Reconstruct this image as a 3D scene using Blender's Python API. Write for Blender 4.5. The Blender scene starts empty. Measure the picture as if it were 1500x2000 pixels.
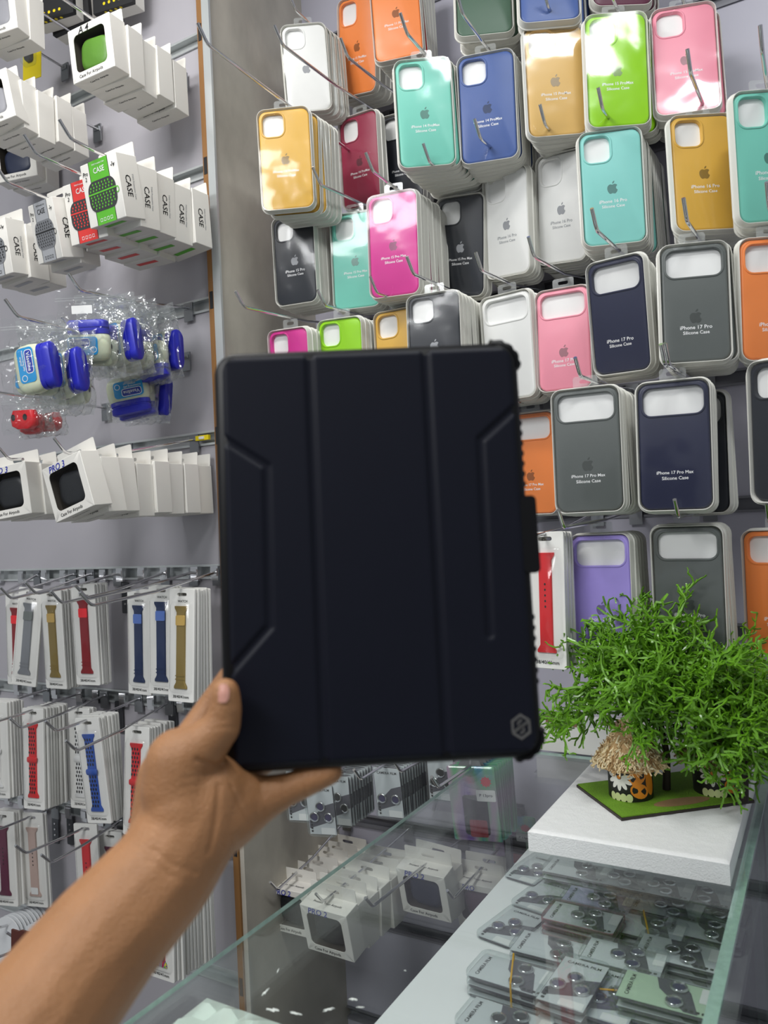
import bpy, math, random
from mathutils import Vector, Matrix, Euler
random.seed(7)
sc = bpy.context.scene
col = sc.collection
# ---------------------------------------------------------------- camera
CAM_AXES = [(0.8646, 0.5001, -0.0477), (0.0517, 0.0059, 0.9986), (0.4997, -0.8659, -0.0207)]
cd = bpy.data.cameras.new('camera')
cam_ob = bpy.data.objects.new('camera', cd)
col.objects.link(cam_ob)
_x, _y, _z = [Vector(a) for a in CAM_AXES]
cam_ob.matrix_world = Matrix(((_x.x, _y.x, _z.x, 0), (_x.y, _y.y, _z.y, 0), (_x.z, _y.z, _z.z, 1.45), (0, 0, 0, 1)))
cd.sensor_fit = 'VERTICAL'
cd.sensor_height = 36.0
cd.lens = 1502.0 / 2000.0 * 36.0
cd.clip_start = 0.02
cd.dof.use_dof = True
cd.dof.focus_distance = 1.18
cd.dof.aperture_fstop = 7.0
sc.camera = cam_ob
# ---------------------------------------------------------------- world, lamps, exposure
w = bpy.data.worlds.new('room_light')
sc.world = w
w.use_nodes = True
bg = w.node_tree.nodes['Background']
bg.inputs[0].default_value = (0.90, 0.95, 1.0, 1)
bg.inputs[1].default_value = 0.34
def area(name, loc, target, sx, sy, power, color=(1, 1, 1)):
    d = bpy.data.lights.new(name, 'AREA')
    d.shape = 'RECTANGLE'; d.size = sx; d.size_y = sy; d.energy = power; d.color = color
    o = bpy.data.objects.new(name, d)
    col.objects.link(o)
    o.location = loc
    o.rotation_euler = (Vector(target) - Vector(loc)).to_track_quat('-Z', 'Y').to_euler()
    return o
area('ceiling_lamp', (-0.77, 0.48, 2.66), (-0.75, 0.62, 0), 0.45, 0.14, 7.5, (1, 0.985, 0.96))
area('ceiling_panel_light', (-0.85, -0.85, 2.70), (-0.5, 0.6, 1.0), 1.0, 0.5, 30, (0.98, 0.99, 1.0))
area('counter_fill_light', (0.18, 0.30, 2.72), (-0.22, 0.75, 1.0), 0.5, 0.12, 7.5, (0.97, 1.0, 1.0))  # added fill that brightens the counter and shelf, no known fixture
sc.view_settings.view_transform = 'Standard'
sc.view_settings.look = 'None'
sc.view_settings.exposure = 0.0
sc.view_settings.gamma = 1.0
sc.view_settings.use_curve_mapping = False
sc.cycles.transparent_max_bounces = 16
sc.cycles.max_bounces = 5
sc.cycles.diffuse_bounces = 3
sc.cycles.glossy_bounces = 3
sc.cycles.use_adaptive_sampling = True
sc.cycles.adaptive_threshold = 0.04
sc.cycles.caustics_reflective = False
sc.cycles.caustics_refractive = False
# ---------------------------------------------------------------- where things hang: x, y, z, pitch, roll, yaw
PHONES = [('white', 'sqs', '', 'hanging high beside the grey partition', 5, (-0.8079, 1.1812, 2.4082, 0.0637, -0.0333, 0.5192), 1.14),
 ('orange', 'sq', 'iPhone 11 ProMax', 'hanging straight at the top next to the white pack', 5, (-0.7334, 1.2551, 2.4754, 0.1929, 0.1862, -0.0951), 1.1),
 ('orange', 'sq', 'iPhone 11 ProMax', 'tilted at the top in front of red packs', 5, (-0.6403, 1.2342, 2.4842, 0.0296, -0.022, 0.2848), 1.088),
 ('dark green', 'sq', '', 'at the top above the fully visible blue pack', 6, (-0.4425, 1.1753, 2.4089, -0.1103, 0.0188, 0.4086), 1.06),
 ('blue', 'sq', '', 'cut by the top of the photo above the tan pack', 5, (-0.3348, 1.1758, 2.3851, -0.1534, 0.0294, 0.415), 1.124),
 ('plum', 'sq', '', 'barely showing at the top above the lime pack', 3, (-0.235, 1.2269, 2.409, -0.0861, 0.0299, 0.4996), 1.188),
 ('mustard yellow', 'sq', 'iPhone 14 ProMax', 'against the grey partition below the white pack', 6, (-0.7737, 1.0583, 2.181, 0.048, -0.0013, 0.4193), 0.856),
 ('maroon', 'sq', 'iPhone 14 ProMax', 'between the mustard pack and a black one', 2, (-0.7455, 1.2575, 2.2508, 0.1189, 0.0747, -0.0861), 1.008),
 ('black', 'sq', 'iPhone 14 ProMax', 'half hidden behind the teal pack near the top', 3, (-0.6756, 1.3046, 2.2531, 0.1065, 0.0745, -0.0117), 1.1),
 ('teal', 'sq', 'iPhone 14 ProMax', 'between maroon and blue packs on a thick stack', 12, (-0.5294, 1.108, 2.2069, 0.0574, -0.0113, 0.4603), 1.04),
 ('blue', 'sq', 'iPhone 14 ProMax', 'fully visible between teal and tan packs', 7, (-0.438, 1.1514, 2.2067, 0.0538, 0.0109, 0.2634), 1.048),
 ('tan yellow', 'sq', 'iPhone 15 ProMax', 'between the blue and lime packs', 7, (-0.3301, 1.1662, 2.2207, 0.038, -0.0075, 0.4634), 1.124),
 ('lime green', 'sq', 'iPhone 15 ProMax', 'between tan and pink packs near the top', 5, (-0.2364, 1.1706, 2.2049, -0.0103, 0.0157, 0.4437), 1.128),
 ('pink', 'sq', 'iPhone 15 ProMax', 'tilted beside the lime pack at the top', 5, (-0.1499, 1.228, 2.216, -0.0966, 0.0139, 0.3008), 1.176),
 ('mustard yellow', 'sq', 'iPhone 16 Pro', 'below the pink pack and beside a teal edge pack', 6, (-0.1292, 1.1933, 2.0281, -0.046, 0.0065, 0.4952), 1.08),
 ('teal', 'sq', 'iPhone 16 Pro', 'cut by the photo edge under bare wall', 4, (-0.0413, 1.13, 2.0052, 0.0606, -0.032, 0.5369), 1.04),
 ('light teal', 'sq', 'iPhone 16 Pro', 'above the navy pack on the deepest stack', 11, (-0.2533, 1.1658, 2.0316, 0.0172, -0.0042, 0.3549), 1.108),
 ('white', 'sq', 'iPhone 16 Pro', 'squarely facing out beside the light teal pack', 6, (-0.3452, 1.2207, 2.046, 0.1744, 0.1414, -0.2115), 1.128),
 ('white', 'sq', 'iPhone 16 Pro', 'turned sideways below the blue pack', 5, (-0.4407, 1.2169, 2.0412, 0.1302, 0.1084, -0.2795), 1.1),
 ('black', 'sq', 'iPhone 15 Pro Max', 'below the thick teal stack beside a white pack', 2, (-0.5264, 1.2262, 2.0246, 0.1485, 0.1153, -0.0031), 1.092),
 ('magenta', 'sq', 'iPhone 15 Pro Max', 'fully visible between teal and black packs', 8, (-0.6071, 1.1258, 2.0152, 0.0677, 0.0451, 0.0919), 1.048),
 ('teal', 'sq', 'iPhone 15 Pro Max', 'half behind the magenta pack', 3, (-0.7154, 1.1771, 2.0256, 0.06, 0.0254, 0.1712), 1.056),
 ('black', 'sqs', 'iPhone 15 Pro', 'against the partition below the mustard pack', 5, (-0.8213, 1.1366, 2.0328, 0.0425, 0.0116, 0.145), 1.076),
 ('magenta', 'sq', '', 'beside the partition just above the tablet cover', 3, (-0.8219, 1.106, 1.8173, 0.104, 0.0681, -0.0456), 0.972),
 ('lime green', 'sq', '', 'half hidden behind the upper rim of the tablet cover', 4, (-0.733, 1.1405, 1.8279, 0.0948, 0.0578, 0.0199), 1.08),
 ('mustard yellow', 'sq', '', 'peeking out between lime and black above the tablet', 3, (-0.6326, 1.1706, 1.8325, 0.022, 0.0047, 0.0333), 1.088),
 ('black', 'sq', '', 'directly above the tablet cover on a deep stack', 11, (-0.5426, 1.1315, 1.8344, -0.0077, 0.0096, 0.1282), 1.048),
 ('white', 'bar', '', 'beside the tablet corner and a pink pack', 5, (-0.44, 1.1864, 1.8262, 0.0437, 0.0085, -0.1374), 1.076),
 ('pink', 'bars', 'iPhone 17 Pro', 'with a wide camera opening beside the tablet corner', 3, (-0.3462, 1.1915, 1.8182, 0.0093, 0.0196, 0.0201), 1.044),
 ('navy', 'bars', 'iPhone 17 Pro', 'below the light teal pack beside the grey one', 5, (-0.246, 1.1086, 1.8199, 0.1522, 0.0403, -0.2016), 1.004),
 ('grey', 'bars', 'iPhone 17 Pro', 'with wide opening below the mustard pack', 7, (-0.1374, 1.0969, 1.8138, -0.0591, 0.0262, 0.2857), 1.028),
 ('orange', 'bars', 'iPhone 17 Pro', 'cut by the photo edge below the teal one', 3, (-0.0439, 1.1336, 1.812, 0.0264, 0.0151, 0.4078), 1.036),
 ('black', 'bar', '', 'cut by the photo edge beside the large navy pack', 2, (-0.0394, 1.0203, 1.6314, 0.0691, 0.0772, -0.5723), 0.888),
 ('grey', 'bar', 'iPhone 17 Pro Max', 'between the tablet edge and the large navy pack', 9, (-0.2835, 1.0599, 1.6339, -0.0141, 0.0054, 0.0943), 1.024),
 ('navy', 'bar', 'iPhone 17 Pro Max', 'largest one beside the grey pack above the tree', 4, (-0.1706, 1.0746, 1.6306, -0.0016, 0.0211, 0.0719), 1.008),
 ('orange', 'bar', 'iPhone 17 Pro Max', 'half hidden behind the clasp edge of the tablet', 4, (-0.4325, 1.2511, 1.6368, 0.0259, 0.0219, -0.1232), 1.18),
 ('lilac', 'bar', 'iPhone 17 Pro', 'partly behind the small green tree', 6, (-0.2892, 1.1136, 1.4294, -0.0482, -0.0055, -0.1726), 0.932),
 ('grey', 'bar', 'iPhone 17 Pro', 'partly behind the tip of the green tree', 6, (-0.1698, 1.115, 1.4361, 0.0242, 0.0153, 0.0245), 1.04),
 ('orange', 'bar', 'iPhone 17 Pro', 'cut by the photo edge beside the green tree', 3, (-0.0652, 1.1714, 1.4252, -0.0093, 0.0049, -0.3496), 1.056),
 ('black', 'bar', '', 'showing behind the large navy pack', 2, (-0.1613, 1.182, 1.6252, 0.0107, 0.0194, -0.1866), 0.98)]
BOXES = [('win', 'green', 'A 4', 'with green contents high up beside the partition', 5, (-1.017, 0.8605, 2.309, 0.069, -0.0322, 0.0709), 0.712, 'L'),
 ('win', 'grey', '', 'at the photo edge below the green-window box', 5, (-1.2583, 0.8328, 2.286, 0.0497, -0.156, 0.2595), 0.78, 'L'),
 ('win', 'navy', '', 'with dark blue contents low under the white boxes', 2, (-1.4163, 0.9964, 2.2933, 0.0334, -0.0505, 0.3246), 0.904, 'L'),
 ('dots', 'yellow', '', 'black one with yellow dots cut by the top', 2, (-1.2476, 0.9719, 2.5534, 0.0145, -0.0068, 0.2244), 0.868, 'L'),
 ('dots', 'yellow', '', 'black one further in at the top', 2, (-1.1274, 1.0145, 2.5541, 0.05, 0.0468, 0.1335), 0.896, 'L'),
 ('win', 'grey', '', 'cut by the upper photo corner', 2, (-1.2508, 0.8473, 2.4536, 0.0304, -0.0623, 0.2332), 0.788, 'L'),
 ('case', 'green', '', 'with a green band beside the partition', 5, (-0.9793, 0.8363, 2.0593, 0.1876, 0.0349, -0.0592), 0.768, 'L'),
 ('case', 'red', '', 'with a red band below the green-band box', 4, (-1.0473, 0.8575, 2.0514, 0.1695, 0.0285, 0.0054), 0.756, 'L'),
 ('case', 'grey', '', 'with a grey band below the red-band box', 2, (-1.1451, 0.8513, 2.0383, 0.2176, 0.1196, -0.1973), 0.772, 'L'),
 ('case', 'grey', '', 'at the photo edge below the grey-band box', 3, (-1.2919, 0.8534, 2.0386, 0.1337, 0.0016, 0.0236), 0.808, 'L'),
 ('win', 'black', 'PRO 3', 'turned forward below the jar pouches', 8, (-1.0272, 0.7826, 1.5789, 0.0736, -0.2475, -0.0047), 0.773, 'L'),
 ('win', 'black', 'PRO 3', 'cut by the photo edge below the red pouches', 4, (-1.2043, 0.8063, 1.5855, 0.021, -0.1029, 0.1566), 0.796, 'L'),
 ('win', 'black', 'PRO 2', 'against the partition behind the glass rim', 6, (-0.9196, 1.1585, 0.7779, 0.0869, -0.043, -0.0336), 1.112, 'R'),
 ('win', 'black', 'PRO 2', 'lowest one seen through the glass counter', 6, (-0.7707, 1.0637, 0.8131, 0.2052, -0.0074, -0.0404), 1.048, 'R'),
 ('win', 'navy', 'PRO 2', 'seen through the counter above the white shelf', 2, (-0.6504, 1.1899, 0.8459, 0.2015, -0.0117, -0.0498), 1.012, 'R'),
 ('win', 'plum', 'PRO', 'partly hidden by the white shelf edge', 2, (-0.5705, 1.2376, 0.8198, 0.1785, -0.0735, -0.1225), 1.136, 'R')]
WATCH = [('mesh', 'red', 'behind the tilted grey strap pack', 1, (-1.5064, 1.024, 1.3477, 0.0195, 0.0366, 0.1258), 0.924, 'L'),
 ('mesh', 'grey', 'hanging tilted at the photo edge', 1, (-1.3869, 0.978, 1.3633, -0.0186, 0.1226, 0.2709), 0.868, 'L'),
 ('mesh', 'gold', 'beside the tilted grey strap pack', 6, (-1.3316, 0.9805, 1.3596, 0.0289, -0.0013, 0.0653), 0.876, 'L'),
 ('mesh', 'red', 'alone on its hook between gold and blue', 5, (-1.252, 0.9924, 1.3691, 0.0291, -0.0007, 0.1529), 0.872, 'L'),
 ('mesh', 'blue', 'with a slanted strap end beside bare wall', 1, (-1.1177, 1.0091, 1.3581, -0.0131, 0.0226, 0.0265), 0.824, 'L'),
 ('mesh', 'blue', 'between the slanted blue one and gold', 3, (-1.044, 0.9956, 1.3667, -0.0241, 0.0215, 0.1061), 0.816, 'L'),
 ('mesh', 'gold', 'nearest to the thumb', 6, (-0.985, 0.9873, 1.3606, -0.0669, 0.0066, 0.0374), 0.776, 'L'),
 ('perf', 'white', 'cut by the photo edge at second strap row', 6, (-1.4893, 0.9585, 1.1334, 0.0048, 0.0061, 0.2528), 0.872, 'L'),
 ('perf', 'red', 'with a perforated strap at the photo edge', 8, (-1.3806, 0.9667, 1.1275, -0.0557, -0.0352, 0.0854), 0.868, 'L'),
 ('perf', 'white', 'black-dotted white strap', 3, (-1.3054, 1.0145, 1.1226, -0.0439, -0.0366, 0.0804), 0.868, 'L'),
 ('perf', 'blue', 'tilted one with blue and black strap', 7, (-1.2055, 0.9532, 1.126, 0.0275, -0.0842, 0.1177), 0.868, 'L'),
 ('perf', 'red', 'half hidden by the hand', 9, (-1.1212, 0.9962, 1.1066, -0.0829, 0.0007, 0.0942), 0.844, 'L'),
 ('plain', 'plum', 'cut by the photo edge at third strap row', 4, (-1.5234, 0.9872, 0.897, 0.001, -0.0134, 0.249), 0.896, 'L'),
 ('plain', 'rose', 'pale rose strap with a small sticker', 2, (-1.4759, 1.0207, 0.8895, 0.0053, -0.0226, 0.2225), 0.928, 'L'),
 ('plain', 'red', 'bright one above the forearm', 1, (-1.3095, 1.0219, 0.8914, -0.029, -0.0552, 0.1698), 0.872, 'L'),
 ('plain', 'plum', 'half hidden by the wrist', 4, (-1.2711, 1.0493, 0.8719, 0.0197, -0.0226, 0.1588), 0.896, 'L'),
 ('plain', 'multi', 'rainbow striped strap below the wrist', 13, (-0.991, 0.915, 0.915, 0.0, 0.03, 0.05), 0.756, 'L'),
 ('plain', 'red', 'bright red strap between tablet and lilac pack', 5, (-0.3556, 1.0757, 1.4333, -0.0595, -0.0009, -0.1475), 0.944, 'R')]
POUCH = [('jar', 'front pouch of the thick bunch beside the partition', 7, (-1.0278, 0.8299, 1.8611, 0.1299, 0.0414, 0.3743), 0.812, 0),
 ('jar', 'pouch at the photo edge with its jar lid sideways', 4, (-1.0397, 0.7343, 1.7976, 0.0476, 0.0636, 0.254), 0.708, 80),
 ('jar', 'lower pouch hanging under the thick bunch', 3, (-1.0689, 0.9454, 1.8025, 0.009, -0.0613, 0.4759), 0.828, 175),
 ('red', 'red pouch cut by the photo edge', 3, (-1.2668, 0.8775, 1.7282, 0.0544, 0.0088, 0.3359), 0.792, 0)]
LENS = [('lens', 'behind all others beside the partition', 2, (-0.8883, 1.161, 1.0045, -0.0684, -0.0861, 0.0578), 1.131),
 ('lens', 'front one under the finger tip', 1, (-0.7925, 1.0952, 1.0104, 0.096, -0.025, 0.2119), 1.008),
 ('lens', 'with red ring on a dark stack', 9, (-0.8056, 1.1686, 1.0029, 0.0107, -0.0402, 0.0612), 1.159),
 ('lens', 'on the second dark stack below the tablet', 12, (-0.6942, 1.1613, 1.0318, 0.1048, -0.0189, 0.0791), 1.064),
 ('lens', 'just under the tablet edge by the glass', 6, (-0.6172, 1.2189, 1.053, 0.0976, 0.0146, 0.0463), 1.064),
 ('holo', 'holographic front one behind the counter glass', 9, (-0.5331, 1.1646, 1.0502, 0.1395, -0.0291, 0.1787), 1.028),
 ('holo', 'clear blister with red card behind the glass', 2, (-0.5312, 1.3319, 0.911, 0.43, 0.053, 0.1911), 1.236)]
TABLET = (-0.2428, 0.407, 1.436, -0.076, 0.0014, 0.5475)
COUNTER = [(-0.334, 0.8172, 3, 3, 'b'),
 (-0.2631, 0.8153, 4, 87, ''),
 (-0.2224, 0.825, 3, 87, 'b'),
 (-0.1691, 0.8218, 5, 1, 'h'),
 (-0.3172, 0.7488, 2, 3, ''),
 (-0.3844, 0.9485, 1, 79, ''),
 (-0.3161, 0.9037, 2, 1, ''),
 (-0.2998, 0.9706, 1, 3, ''),
 (-0.2973, 0.9725, 3, 2, 'r'),
 (-0.3729, 1.0429, 1, 79, ''),
 (-0.2971, 1.0453, 2, 1, 'p'),
 (-0.2308, 0.9045, 3, 1, ''),
 (-0.2248, 0.9985, 2, 3, 'b'),
 (-0.2125, 1.0618, 2, 3, ''),
 (-0.1765, 0.9394, 3, 2, ''),
 (-0.1603, 1.024, 2, 2, ''),
 (-0.1621, 1.0971, 1, 4, ''),
 (-0.4114, 1.1184, 1, 79, ''),
 (-0.3408, 1.1021, 3, 2, ''),
 (-0.2825, 1.0992, 3, 2, ''),
 (-0.2281, 1.0962, 3, 2, ''),
 (-0.1805, 1.1138, 2, 2, '')]
PLATES = [(-1.2308, 1.075, 1.3344), (-1.4771, 1.075, 0.8354), (-1.4283, 1.075, 0.8408), (-1.2642, 1.075, 1.0943), (-1.1144, 1.075, 1.0966)]
HAND = {'arm': [(-0.3521, 0.2071, 1.1952, 0.0385), (-0.3511, 0.2475, 1.2167, 0.0345), (-0.3465, 0.2786, 1.238, 0.0328), (-0.3369, 0.3125, 1.2603, 0.0305), (-0.3307, 0.3294, 1.2804, 0.0295), (-0.3273, 0.3403, 1.2956, 0.027)],
 'dorsum': [(-0.3405, 0.3219, 1.261, 0.026), (-0.3478, 0.3322, 1.2828, 0.024), (-0.3495, 0.3365, 1.3056, 0.0215), (-0.3488, 0.3423, 1.3169, 0.0165)],
 'heel': [(-0.329, 0.3231, 1.2931, 0.0205), (-0.3226, 0.3256, 1.2743, 0.0195), (-0.3322, 0.3211, 1.2526, 0.018)],
 'index': [(-0.351, 0.3435, 1.3126, 0.016), (-0.3504, 0.354, 1.323, 0.0122), (-0.3463, 0.3675, 1.3396, 0.0103), (-0.3339, 0.3765, 1.3596, 0.0096), (-0.3205, 0.3838, 1.3776, 0.0085)],
 'little': [(-0.3207, 0.3513, 1.2826, 0.0215), (-0.3057, 0.3656, 1.2897, 0.014), (-0.293, 0.3751, 1.2941, 0.01), (-0.2805, 0.3822, 1.2994, 0.0092), (-0.2695, 0.3884, 1.3031, 0.0072)],
 'middle': [(-0.3407, 0.3497, 1.3026, 0.02), (-0.3343, 0.3738, 1.3187, 0.011), (-0.3158, 0.3852, 1.3353, 0.0098), (-0.2994, 0.3943, 1.3523, 0.0084)],
 'palm': [(-0.3302, 0.3331, 1.2821, 0.0285), (-0.3218, 0.346, 1.2864, 0.025), (-0.3182, 0.3537, 1.2919, 0.02)],
 'ring': [(-0.3356, 0.3505, 1.2952, 0.02), (-0.3252, 0.3794, 1.3035, 0.0105), (-0.3055, 0.3916, 1.3151, 0.0093), (-0.2851, 0.4031, 1.3287, 0.008)],
 'tendon': [(-0.3138, 0.3043, 1.2659, 0.0065), (-0.3186, 0.2856, 1.2533, 0.0068), (-0.3231, 0.2672, 1.2419, 0.0075), (-0.3279, 0.2474, 1.2289, 0.008)],
 'thumb': [(-0.3341, 0.3269, 1.3044, 0.0225), (-0.3341, 0.3277, 1.319, 0.0205), (-0.3211, 0.3327, 1.3285, 0.015), (-0.3106, 0.3379, 1.339, 0.0112), (-0.3084, 0.3395, 1.3492, 0.0098), (-0.3082, 0.3399, 1.3591, 0.0086)]}
NAIL = [(-0.3035, 0.3326, 1.3604), (-0.3048, 0.3348, 1.3657), (-0.303, 0.3316, 1.3548), (-0.3092, 0.3324, 1.3598), (-0.3003, 0.3358, 1.3599)]
CARDS = [(-1.5081, 0.98, 0.6867), (-1.4507, 1.0, 0.6739), (-1.3753, 0.93, 0.7042), (-1.3499, 1.0, 2.4591)]
CREASES = [([(-0.303, 0.3612, 1.303), (-0.298, 0.3566, 1.2966), (-0.2958, 0.3569, 1.2854)], 0.0009, 0.0013),
 ([(-0.2939, 0.3698, 1.3028), (-0.2899, 0.3659, 1.2978), (-0.2889, 0.3659, 1.29)], 0.0006, 0.0011),
 ([(-0.2822, 0.3755, 1.3055), (-0.2794, 0.3727, 1.3), (-0.2789, 0.3737, 1.2943)], 0.0006, 0.0011),
 ([(-0.3068, 0.3288, 1.3442), (-0.302, 0.3321, 1.3456), (-0.2998, 0.3408, 1.3425)], 0.0006, 0.001),
 ([(-0.3054, 0.3288, 1.3415), (-0.3011, 0.333, 1.3417), (-0.3002, 0.341, 1.3395)], 0.0006, 0.001),
 ([(-0.3078, 0.3292, 1.3469), (-0.3021, 0.3324, 1.3481), (-0.2992, 0.3385, 1.3466)], 0.0004, 0.001),
 ([(-0.3136, 0.3205, 1.325), (-0.3101, 0.3268, 1.3213), (-0.3109, 0.3368, 1.3178)], 0.0012, 0.0016),
 ([(-0.3038, 0.3368, 1.3066), (-0.3009, 0.3386, 1.2977), (-0.2978, 0.3419, 1.2874), (-0.298, 0.3435, 1.2827)], 0.0009, 0.0012),
 ([(-0.3068, 0.3299, 1.3084), (-0.3048, 0.3253, 1.2973), (-0.3037, 0.3205, 1.2849), (-0.3041, 0.3168, 1.2765)], 0.0012, 0.0016),
 ([(-0.318, 0.3146, 1.316), (-0.3135, 0.3238, 1.3152), (-0.3111, 0.3317, 1.3151)], 0.0004, 0.001),
 ([(-0.3194, 0.3117, 1.3111), (-0.3141, 0.3201, 1.3114), (-0.3107, 0.3277, 1.3118)], 0.0004, 0.001),
 ([(-0.3238, 0.2956, 1.2827), (-0.313, 0.2995, 1.2748), (-0.3064, 0.3095, 1.2679)], 0.0006, 0.0014),
 ([(-0.3239, 0.2919, 1.2787), (-0.3135, 0.2961, 1.2707), (-0.3076, 0.3048, 1.2649)], 0.0005, 0.0012)]
# ---------------------------------------------------------------- materials
def lin(c):
    o = []
    for v in c:
        v /= 255.0
        o.append(v / 12.92 if v <= 0.04045 else ((v + 0.055) / 1.055) ** 2.4)
    return (o[0], o[1], o[2], 1.0)
MATS = {}
def mat(name, rgb, rough=0.5, metal=0.0, vary=0.05, scale=30.0, bump=0.0, bscale=200.0, coat=0.0, sss=0.0, stretch=None, spec=0.5):
    if name in MATS:
        return MATS[name]
    m = bpy.data.materials.new(name)
    m.use_nodes = True
    nt = m.node_tree
    b = nt.nodes['Principled BSDF']
    tc = nt.nodes.new('ShaderNodeTexCoord')
    src = tc.outputs['Object']
    if stretch:
        mp = nt.nodes.new('ShaderNodeMapping')
        mp.inputs['Scale'].default_value = stretch
        nt.links.new(src, mp.inputs[0]); src = mp.outputs[0]
    nz = nt.nodes.new('ShaderNodeTexNoise')
    nz.inputs['Scale'].default_value = scale
    nz.inputs['Detail'].default_value = 4.0
    nt.links.new(src, nz.inputs['Vector'])
    mx = nt.nodes.new('ShaderNodeMix')
    mx.data_type = 'RGBA'
    c = lin(rgb)
    mx.inputs[6].default_value = tuple(max(0, v * (1 - vary)) for v in c[:3]) + (1,)
    mx.inputs[7].default_value = tuple(min(1, v * (1 + vary)) for v in c[:3]) + (1,)
    nt.links.new(nz.outputs[0], mx.inputs[0])
    nt.links.new(mx.outputs[2], b.inputs['Base Color'])
    b.inputs['Roughness'].default_value = rough
    b.inputs['Metallic'].default_value = metal
    b.inputs['Specular IOR Level'].default_value = spec
    b.inputs['Coat Weight'].default_value = coat
    if sss:
        b.inputs['Subsurface Weight'].default_value = sss
        b.inputs['Subsurface Radius'].default_value = (0.006, 0.003, 0.0015)
        b.inputs['Subsurface Scale'].default_value = 1.0
    if bump:
        n2 = nt.nodes.new('ShaderNodeTexNoise')
        n2.inputs['Scale'].default_value = bscale
        n2.inputs['Detail'].default_value = 3.0
        nt.links.new(src, n2.inputs['Vector'])
        bp = nt.nodes.new('ShaderNodeBump')
        bp.inputs['Strength'].default_value = bump
        bp.inputs['Distance'].default_value = 0.002
        nt.links.new(n2.outputs[0], bp.inputs['Height'])
        nt.links.new(bp.outputs[0], b.inputs['Normal'])
    MATS[name] = m
    return m
def clear(name, tint=(1, 1, 1), gloss=1.0, rough=0.06, ior=1.45, bump=0.0, bscale=30.0, haze=0.0, base=0.0, hcol=(0.85, 0.86, 0.85)):
    """a clear sheet: transparent, mirrored by Fresnel, optionally a little milky"""
    if name in MATS:
        return MATS[name]
    m = bpy.data.materials.new(name)
    m.use_nodes = True
    nt = m.node_tree
    nt.nodes.clear()
    out = nt.nodes.new('ShaderNodeOutputMaterial')
    tr = nt.nodes.new('ShaderNodeBsdfTransparent')
    tr.inputs[0].default_value = tint + (1,)
    gl = nt.nodes.new('ShaderNodeBsdfGlossy')
    gl.inputs['Roughness'].default_value = rough
    # Schlick reflectance from the facing angle, the same from both sides of the sheet
    f0 = ((ior - 1) / (ior + 1)) ** 2
    fr = nt.nodes.new('ShaderNodeLayerWeight')
    fr.inputs['Blend'].default_value = 0.5
    pw = nt.nodes.new('ShaderNodeMath'); pw.operation = 'POWER'; pw.inputs[1].default_value = 5.0
    nt.links.new(fr.outputs['Facing'], pw.inputs[0])
    ml = nt.nodes.new('ShaderNodeMath'); ml.operation = 'MULTIPLY_ADD'
    ml.inputs[1].default_value = (1 - f0) * gloss; ml.inputs[2].default_value = f0 * gloss + base; ml.use_clamp = True
    nt.links.new(pw.outputs[0], ml.inputs[0])
    if bump:
        tc = nt.nodes.new('ShaderNodeTexCoord')
        nz = nt.nodes.new('ShaderNodeTexNoise')
        nz.inputs['Scale'].default_value = bscale
        nz.inputs['Detail'].default_value = 1.5
        oi = nt.nodes.new('ShaderNodeObjectInfo')
        ad = nt.nodes.new('ShaderNodeVectorMath'); ad.operation = 'ADD'
        sv = nt.nodes.new('ShaderNodeVectorMath'); sv.operation = 'SCALE'
        nt.links.new(oi.outputs['Location'], sv.inputs[0]); sv.inputs['Scale'].default_value = 7.0
        nt.links.new(tc.outputs['Object'], ad.inputs[0]); nt.links.new(sv.outputs[0], ad.inputs[1])
        nt.links.new(ad.outputs[0], nz.inputs['Vector'])
        bp = nt.nodes.new('ShaderNodeBump')
        bp.inputs['Strength'].default_value = bump
        bp.inputs['Distance'].default_value = 0.01
        nt.links.new(nz.outputs[0], bp.inputs['Height'])
        nt.links.new(bp.outputs[0], gl.inputs['Normal'])
        nt.links.new(bp.outputs[0], fr.inputs['Normal'])
    mx = nt.nodes.new('ShaderNodeMixShader')
    nt.links.new(ml.outputs[0], mx.inputs[0])
    nt.links.new(tr.outputs[0], mx.inputs[1]); nt.links.new(gl.outputs[0], mx.inputs[2])
    last = mx
    if haze:
        df = nt.nodes.new('ShaderNodeBsdfDiffuse')
        df.inputs[0].default_value = hcol + (1,)
        m2 = nt.nodes.new('ShaderNodeMixShader')
        m2.inputs[0].default_value = haze
        nt.links.new(mx.outputs[0], m2.inputs[1]); nt.links.new(df.outputs[0], m2.inputs[2])
        last = m2
    nt.links.new(last.outputs[0], out.inputs[0])
    MATS[name] = m
    return m
COLORS = {'white': (238, 238, 235), 'orange': (246, 138, 66), 'red': (205, 28, 38), 'dark green': (66, 96, 76), 'blue': (70, 96, 158), 'plum': (92, 30, 58),
          'mustard yellow': (222, 174, 70), 'maroon': (146, 26, 62), 'black': (30, 34, 42), 'teal': (122, 208, 188), 'tan yellow': (226, 184, 108), 'lime green': (152, 218, 10),
          'pink': (246, 152, 172), 'light teal': (140, 214, 206), 'magenta': (218, 58, 150), 'navy': (35, 39, 66), 'grey': (94, 99, 97), 'lilac': (166, 148, 228),
          'gold': (160, 132, 70), 'rose': (196, 168, 160), 'green': (84, 168, 42), 'yellow': (240, 216, 20)}
def silicone(c):
    return mat('silicone_' + c.replace(' ', '_'), COLORS[c], 0.42, vary=0.04, bump=0.04, bscale=900)
def plain(c, rough=0.5):
    return mat('plain_' + c.replace(' ', '_'), COLORS[c], rough)
M_TRAY = clear('milky_tray_plastic', tint=(0.93, 0.93, 0.90), gloss=1.2, rough=0.12, ior=1.5, haze=0.74, hcol=(0.86, 0.85, 0.79))
M_CARD = mat('white_card', (238, 238, 236), 0.55, vary=0.02)
M_CARTON = mat('white_carton', (231, 228, 221), 0.5, vary=0.02)
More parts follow.
